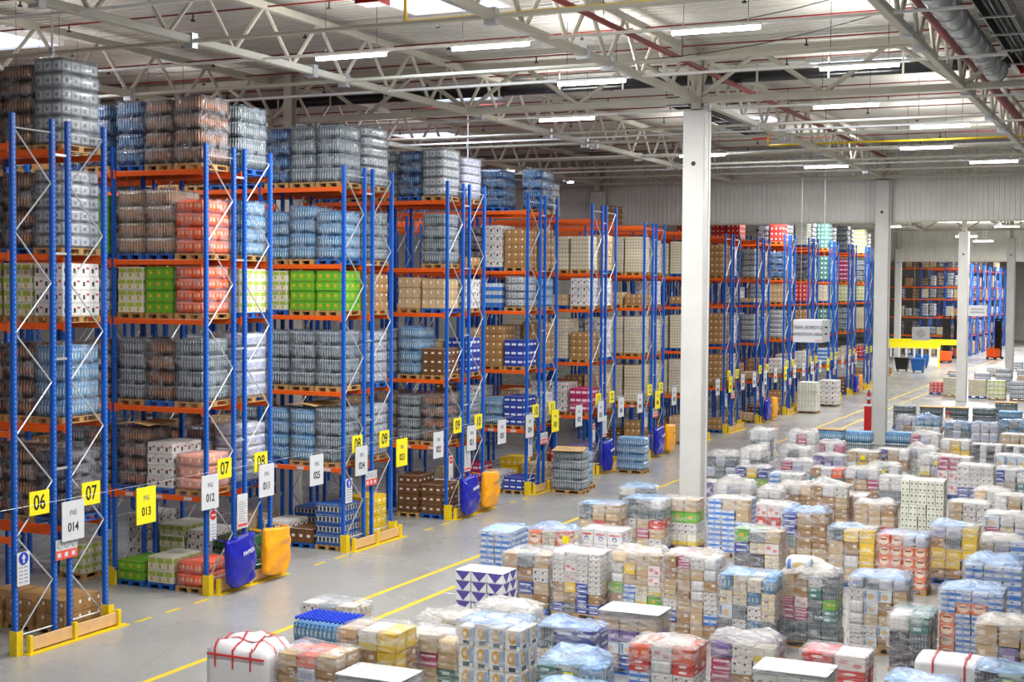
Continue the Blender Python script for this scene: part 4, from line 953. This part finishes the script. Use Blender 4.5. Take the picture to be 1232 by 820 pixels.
for idx, (X, Y, H, ori, spec, fl, bulge, name, label) in enumerate(FLOORDATA):
    dx, dy = (.8, 1.2) if ori == 'W' else (1.2, .8)
    t = empty(name, (X, Y, 0), random.uniform(-.015, .015), label, 'pallet load', 'wrapped pallets on the loading field')
    pb = random.random() < .35
    inst('blue_pallet' if pb else 'wooden_pallet', PALB if pb else PAL, t, (0, 0, 0), (0, 0, 0 if ori == 'W' else PI/2))
    layers = spec.split('/'); n = len(layers)
    top = H-(bulge*.5)
    hs = [1+random.uniform(-.12, .12) if bulge > .05 else 1 for _ in layers]; tot = sum(hs)
    hs = [q/tot*(top-.144) for q in hs]; z = .144
    for li, (L, lh) in enumerate(zip(layers, hs)):
        if len(L) == 1:
            k = L; bott = k in BOTTLES
            inst('bottle_layer' if bott else 'carton_layer', goods_mesh(k, 4, 3, 1, .04), t, (0, 0, z), (0, 0, 0), (dx-.03, dy-.03, lh)); z += lh; continue
        ny = len(L); nx = 2 if dx < 1 else 3
        for j, ch in enumerate(L):
            w = (dy-.03)/ny; y = (dy-.03)/2-w*(j+.5)      # first letter is the left one as seen
            for i in range(nx):
                k = ch if i == 0 or n < 3 or bulge == 0 else (ch if random.random() < .6 else random.choice(L))
                d = (dx-.03)/nx; x = -(dx-.03)/2+d*(i+.5)
                hh = lh
                if li == n-1 and bulge > .05:
                    if random.random() < .12 and i > 0: continue
                    hh *= random.uniform(.8, 1.1)
                soft = k in SOFT and fl in ('white', 'blue', 'clear')
                me = goods_mesh(k, *REP.get(k, (1, 1, 1)), .05 if soft else 0)
                parts_n = 2 if (k in 'BTHKR' and i == 0 and random.random() < .6) else 1
                for q in range(parts_n):
                    inst('bag' if soft and k not in 'a' else ('bottle_pack' if k in BOTTLES else 'carton'), me, t,
                         (x+random.uniform(-.01, .01), y+random.uniform(-.01, .01), z+hh*q/parts_n), (0, 0, random.uniform(-.03, .03)), (d*random.uniform(.92, .985), w*random.uniform(.92, .985), hh*.995/parts_n))
        z += lh
    if fl in FILMTOP:
        inst('stretch_film', film_mesh(idx+1, bulge, (M['film_side'], M[FILMTOP[fl]])), t, (0, 0, .06), (0, 0, 0), (dx+.06, dy+.06, top-.02))
    elif fl == 'quilt':
        q = film_mesh(idx+1, .05, (M['film_clear'], M['quilt'])); inst('quilted_cover', q, t, (0, 0, z-.1), (0, 0, 0), (dx+.06, dy+.06, .18))
        inst('stretch_film', film_mesh(idx+300, .03, (M['film_side'], M['film_side'])), t, (0, 0, .06), (0, 0, 0), (dx+.04, dy+.04, z-.1))
    elif fl.startswith('shroud'):
        sh = film_mesh(idx+1, bulge, (M['sheet'], M['sheet'])); inst('white_sheet', sh, t, (0, 0, .1), (0, 0, 0), (dx+.08, dy+.08, z-.06))
        def over(p, q, w=.018):     # tape laid on the sheet surface
            bm = bmesh.new(); prev = None
            for s in range(25):
                u = s/24; a = Vector(p).lerp(Vector(q), u)
                best = None
                off = Vector(((idx+1)*7.3, (idx+1)*3.1, (idx+1)*1.7)); c = Vector((a.x, a.y, 1)); e = min(.5-abs(c.x), .5-abs(c.y))
                zz = 1+bulge*(min(max(e, 0)*5, 1)*(.55+.9*noise.noise(c*2.2+off))+.25*noise.noise(c*6+off))-bulge*.2*(e < .01)
                dv = (Vector(q)-Vector(p)).normalized(); sd = Vector((-dv.y, dv.x, 0))*w
                wx, wy, wz = a.x*(dx+.1)*.97, a.y*(dy+.1)*.97, .1+zz*(z-.06)+.02
                cur = [bm.verts.new((wx+sd.x, wy+sd.y, wz)), bm.verts.new((wx-sd.x, wy-sd.y, wz))]
                if prev: bm.faces.new((prev[0], prev[1], cur[1], cur[0]))
                prev = cur
            inst('tape_strip', me_from(bm, 'tape_strip', M['tape']), t)
        n_t = (-.25, .05, .35) if 'tape' in fl else (-.2, .25)
        for yy in n_t:
            over((-.5, yy, 0), (.5, yy, 0)); boxobj('tape_strip', M['tape'], t, -(dx+.11)/2, -(dx+.09)/2, yy*1.24-.015, yy*1.24+.015, z-.3, z+.04)
        if 'tape' in fl:
            for xx in (-.15, .25): over((xx, -.5, 0), (xx, .5, 0))
            boxobj('tape_strip', M['tape'], t, -(dx+.125)/2, -(dx+.1)/2, -.6, .6, z-.1, z-.06)
    elif fl == 'caps':
        bm = bmesh.new(); addtube(bm, (0, 0, 0), (0, 0, .06), .03, 8, r1=.018); ne = me_from(bm, 'bottle_neck', M['film_blue'])
        bm = bmesh.new(); addtube(bm, (0, 0, .05), (0, 0, .1), .03, 10); cp = me_from(bm, 'bottle_cap', M['cap'])
        for a in range(8):
            for b in range(12):
                inst('bottle_cap', cp, t, (-.34+a*.097, -.53+b*.096, z))
    elif fl == 'lid':
        boxobj('cardboard_lid', M['lid'], t, -dx/2, dx/2, -dy/2, dy/2, z, z+.03)
    if 'yellow tag' in label or 'yellow strip' in label or 'yellow frame' in label:
        boxobj('yellow_tag', M['signyellow'], t, -dx/2-.05, -dx/2-.04, -.12 if 'strip' not in label else -dy/2, .05 if 'strip' not in label else -dy/2+.18, top-.28, top-.1)
    if idx in (28,):
        q = goods_mesh('l', 1, 1, 1, .13); inst('folded_mattress', q, t, (0, .25, z), (0, .1, .1), (.7, .55, .3))
    if 'Festin' in label or idx == 6:
        text('lettering', 'Festin', .1, M['black'], t, (-.41, .35, .62), FX, .9)
# ---------------------------------------------------------------- far group of pallets by the third column
far = [(85.6, -5.9, 'R.9', 'dark red stepped crates at the left end of the far pallet group'), (83.9, -7.1, 'E1.35', 'beige box grid pallet left of the third column'), (83.4, -8.9, 'E1.3', 'beige box grid pallet right of the third column'),
 (82.4, -10.3, 'q1.35', 'greenish wrapped pallet second right of the third column'), (82.1, -11.8, 's1.35', 'grey white wrapped pallet third right of the third column'), (82.0, -13.2, 'S1.3', 'mottled pallet at the right edge of the far group'),
 (92.5, -6.3, 's1.2', 'silver wrapped pallet behind the beige box grids'), (92.5, -8.2, 'L1.3', 'lilac wrapped pallet behind the beige box grids'), (92, -9.8, 's1.25', 'silver pallet behind the greenish wrapped pallet'), (92, -11.4, 'T1.2', 'tan pallet behind the grey white wrapped pallet'), (92, -12.9, 't1.2', 'teal wrapped pallet beside the slim right column'),
 (101, -7.2, 'S.9', 'low mottled pallet in the rear of the far group, left'), (101, -8.9, 's1.2', 'silver pallet in the rear of the far group, second'), (101, -10.5, 'L1.2', 'lilac pallet in the rear of the far group, third'), (101, -12.2, 'w1.1', 'white pallet in the rear of the far group, fourth'),
 (111.5, -7.0, 'w.8', 'white pallet in the hindmost line by the slim column'), (111.5, -10.2, 'w1.1', 'white pallet hindmost right of the slim column'), (122, -8, 's.9', 'silver pallet in front of the orange lift truck'), (112, -3.6, 'T.35', 'low flat load left of the hindmost pallets')]
for x, y, sp, l in far: load((x, y, 0), sp, l, 'pallets of the far group', .8, 1.2, film_on=True)
# ---------------------------------------------------------------- small things
def extinguisher(x, y, label, z=0):
    t = empty('fire_extinguisher', (x, y, z), 0, label, 'fire extinguisher')
    bm = bmesh.new(); addtube(bm, (0, 0, 0), (0, 0, .5), .09, 14); addtube(bm, (0, 0, .5), (0, 0, .58), .09, 14, r1=.03); inst('cylinder', me_from(bm, 'cylinder', M['red']), t)
    bm = bmesh.new(); addtube(bm, (0, 0, .58), (0, 0, .66), .03, 8); addbox(bm, -.12, .03, -.015, .015, .64, .68); inst('valve', me_from(bm, 'valve', M['dark']), t)
    bm = bmesh.new(); addtube(bm, (0, 0, .2), (0, 0, .34), .092, 14); inst('white_label', me_from(bm, 'white_label', M['signwhite']), t)
extinguisher(48.3, -7.9, 'red fire extinguisher mounted on the second column above a red box', 2.0)
bm = bmesh.new(); addbox(bm, -.13, .13, -.16, .16, .55, 1.9, bev=.03); ob = inst('hydrant_cabinet', me_from(bm, 'hydrant_cabinet', M['red']), None, (48.2, -7.88, 0)); tag(ob, 'tall red box on the second column below the extinguisher', 'cabinet')
boxobj('cabinet_lid', M['white'], ob, -.14, .14, -.17, .17, 1.9, 1.95)
def hangsign(x, y, z, w, h, d, lines, label, small=False):
    t = empty('hanging_sign', (x, y, z), 0, label, 'sign')
    boxobj('sign_board', M['signwhite'], t, 0, d, -w/2, w/2, 0, h, bev=.01)
    for i, s in enumerate(lines):
        text('lettering', s, h*.2 if len(lines) < 3 else h*.14, M['black'], t, (-.01, 0, h*(.66-.3*i if len(lines) < 3 else .74-.17*i)), FX, .8)
    text('red_lettering', 'Auchan', h*.11, M['redprint'], t, (-.01, -w*.38, h*.1), FX, .8)
    for yy in (-w*.4, w*.4): bar('hanging_wire', M['galv'], t, (d/2, yy, h), (d/2, yy, ROOF_Z-z+.03), .01, 4)
    if d > .3:
        for i, s in enumerate(lines): text('side_lettering', s, h*.1, M['black'], t, (d/2, -w/2-.006, h*(.66-.3*i)), FY, .6)
hangsign(42, -6.3, 5.15, 1.3, 1.02, 1.7, ['STREFA EKSPEDYCJI', 'EXPEDITION AREA'], 'white box shaped hanging sign reading EXPEDITION AREA above the main aisle')
hangsign(79, -9.3, 5.85, 1.2, .72, .1, ['STREFA PRZYJĘĆ', 'RECEPTION AREA'], 'white hanging sign beside the third column')
hangsign(112, -.5, 3.05, 1.55, 1.2, .1, ['STREFA', 'ODKŁADCZA', 'WASTE AREA', 'STOP'], 'square white hanging sign in front of the yellow beam')
# yellow beam gate
t = empty('gantry_beam', (125, 0, 0), 0, 'long yellow gantry beam with white strips at the far racks', 'gantry')
boxobj('gantry_rail', M['signyellow'], t, 0, .2, -2.4, 5.2, 2.2, 2.75); boxobj('gantry_rail', M['signyellow'], t, -4, -3.8, -1, 5.2, 1.95, 2.4)
for y in (-2.3, 5.0): boxobj('gantry_leg', M['signyellow'], t, 0, .2, y, y+.2, 0, 2.2)
for i in range(8): boxobj('hanging_strip', M['signwhite'], t, -4.1, -4.05, -.9+i*.75, -.72+i*.75, 1.1, 2.1)
for y in (-.95, 5.0): boxobj('gantry_leg', M['signyellow'], t, -4, -3.8, y, y+.15, 0, 1.95)
def bin_(x, y, m, label):
    t = empty('wheeled_bin', (x, y, 0), 0, label, 'bin', 'wheeled bins')
    bm = bmesh.new()
    a = [bm.verts.new(p) for p in ((-.35, -.5, .2), (.35, -.5, .2), (.35, .5, .2), (-.35, .5, .2))]; b = [bm.verts.new(p) for p in ((-.45, -.65, 1.25), (.45, -.65, 1.25), (.45, .65, 1.25), (-.45, .65, 1.25))]
    for i in range(4): bm.faces.new((a[i], a[(i+1) % 4], b[(i+1) % 4], b[i]))
    bm.faces.new(a[::-1]); inst('tub', me_from(bm, 'tub', m), t)
    bm = bmesh.new(); addbox(bm, -.5, .5, -.7, .7, 1.23, 1.3); inst('rim', me_from(bm, 'rim', m), t)
    for dx in (-.28, .28):
        for dy in (-.4, .4):
            bm = bmesh.new(); addtube(bm, (dx, dy-.03, .1), (dx, dy+.03, .1), .1, 12); inst('wheel', me_from(bm, 'wheel', M['dark']), t)
bin_(115, 1.6, M['dark'], 'black wheeled bin left of the blue bins')
bin_(113.6, -.1, M['binblue'], 'blue wheeled bin right of the black bin')
bin_(122.5, .9, M['binblue'], 'blue wheeled bin behind the other blue bin, filled with cardboard')
tag(boxobj('white_crate', M['white'], None, 129, 130, .3, 1.6, 0, .7), 'low white crate between the blue bins and the orange truck', 'crate')
for (x, y, l) in ((110, 2.3, 'small stack of empty pallets beside the black bin'), (106.5, 1.9, 'single empty pallet lying on the floor near the black bin')):
    t = empty('empty_pallets', (x, y, 0), 0, l, 'pallets')
    for i in range(4 if 'stack' in l else 1): inst('wooden_pallet', PAL, t, (0, 0, i*.144))
def truck(x, y, label, mast=4.4, rz=0):
    t = empty('reach_truck', (x, y, 0), rz, label, 'forklift truck', 'orange reach trucks')
    bm = bmesh.new(); addbox(bm, -.6, .5, -.6, .6, .2, 1.25, bev=.12); inst('chassis', me_from(bm, 'chassis', M['forkorange']), t)
    bm = bmesh.new()
    for yy in (-.35, .35): addbox(bm, .75, .9, yy-.07, yy+.07, .1, mast)
    for z in (.5, 2, mast-.2): addbox(bm, .78, .87, -.35, .35, z, z+.15)
    addbox(bm, .8, .86, -.28, .28, .2, mast-.3)
    inst('mast', me_from(bm, 'mast', M['steelblack']), t)
    bm = bmesh.new()
    for yy in (-.55, .55): addtube(bm, (-.5, yy, 1.2), (-.4, yy, 2.2), .04, 8); addtube(bm, (.45, yy, 1.2), (.4, yy, 2.2), .04, 8)
    addbox(bm, -.45, .45, -.6, .6, 2.18, 2.24); inst('driver_guard', me_from(bm, 'driver_guard', M['steelblack']), t)
    for yy in (-.2, .2): boxobj('fork', M['steelblack'], t, .9, 2.0, yy-.06, yy+.06, .1, .15)
    for xx, yy in ((-.4, -.5), (-.4, .5), (.9, -.5), (.9, .5)):
        bm = bmesh.new(); addtube(bm, (xx, yy-.06, .16), (xx, yy+.06, .16), .16, 14); inst('wheel', me_from(bm, 'wheel', M['dark']), t)
truck(134, .3, 'orange reach truck right of the white crate', 5.0)
truck(144.5, .2, 'orange reach truck with a black mast behind the other one', 4.8, .4)
truck(145, -3.4, 'orange reach truck right of the third column with a tall black mast', 4.6, -.5)
# ---------------------------------------------------------------- people
def person(x, y, rz, label, cloth, hair):
    t = empty('person', (x, y, 0), rz, label, 'person')
    if 'cap' in label: t.scale = (.92, .92, .92)
    V = [(0, 0, .95), (0, 0, 1.2), (0, 0, 1.42), (0, 0, 1.52), (0, 0, 1.62), (.0, 0, 1.72),
         (0, .19, 1.4), (.04, .26, 1.15), (.16, .24, .95), (.22, .23, .86), (0, -.19, 1.4), (.04, -.26, 1.15), (.16, -.24, .95), (.22, -.23, .86),
         (0, .1, .88), (.02, .11, .5), (-.02, .12, .08), (.13, .13, .04), (0, -.1, .88), (-.03, -.11, .5), (-.06, -.12, .08), (.09, -.13, .04)]
    R = [.15, .14, .15, .06, .09, .085, .065, .05, .04, .035, .065, .05, .04, .035, .1, .065, .045, .04, .1, .065, .045, .04]
    Ed = [(0, 1), (1, 2), (2, 3), (3, 4), (4, 5), (2, 6), (6, 7), (7, 8), (8, 9), (2, 10), (10, 11), (11, 12), (12, 13), (0, 14), (14, 15), (15, 16), (16, 17), (0, 18), (18, 19), (19, 20), (20, 21)]
    me = bpy.data.meshes.new('body'); me.from_pydata(V, Ed, []); me.materials.append(M['skin'])
    b = inst('body', me, t); b.modifiers.new('skin', 'SKIN'); b.modifiers.new('sub', 'SUBSURF').levels = 1
    b.modifiers['sub'].render_levels = 2
    for i, r in enumerate(R): me.skin_vertices[0].data[i].radius = (r, r)
    me.skin_vertices[0].data[0].use_root = True
    def cloth_part(nm, idx, ed, mat, extra):
        m2 = bpy.data.meshes.new(nm); m2.from_pydata([V[i] for i in idx], [(idx.index(a), idx.index(c)) for a, c in ed], []); m2.materials.append(mat)
        o = inst(nm, m2, t); o.modifiers.new('skin', 'SKIN'); o.modifiers.new('sub', 'SUBSURF').render_levels = 2
        for j, i in enumerate(idx): m2.skin_vertices[0].data[j].radius = (R[i]+extra, R[i]+extra)
        m2.skin_vertices[0].data[0].use_root = True
    cloth_part('jacket', [0, 1, 2, 6, 7, 8, 10, 11, 12], [(0, 1), (1, 2), (2, 6), (6, 7), (7, 8), (2, 10), (10, 11), (11, 12)], cloth, .02)
    cloth_part('trousers', [0, 14, 15, 16, 18, 19, 20], [(0, 14), (14, 15), (15, 16), (0, 18), (18, 19), (19, 20)], M['navy'], .018)
    bm = bmesh.new(); bmesh.ops.create_uvsphere(bm, u_segments=14, v_segments=8, radius=.115)
    for v in bm.verts: v.co.z = max(v.co.z, -.02)*1.0
    inst('cap', me_from(bm, 'cap', hair, smooth=True), t, (-.01, 0, 1.72))
    bm = bmesh.new(); addtube(bm, (.085, 0, 1.66), (.12, 0, 1.64), .015, 6); inst('nose', me_from(bm, 'nose', M['skin']), t)
    for s in (-1, 1):
        bm = bmesh.new(); addtube(bm, (.09, s*.035, 1.69), (.097, s*.035, 1.69), .01, 6); inst('eye', me_from(bm, 'eye', M['black']), t)
person(49.75, -11.45, PI, 'person in a red cap and white top standing between the far wrapped pallets', M['shirt'], M['redcap'])
person(146.4, -3.1, .6, 'person in an orange vest on the reach truck right of the third column', M['hivis'], M['dark'])

bpy.context.view_layer.update()
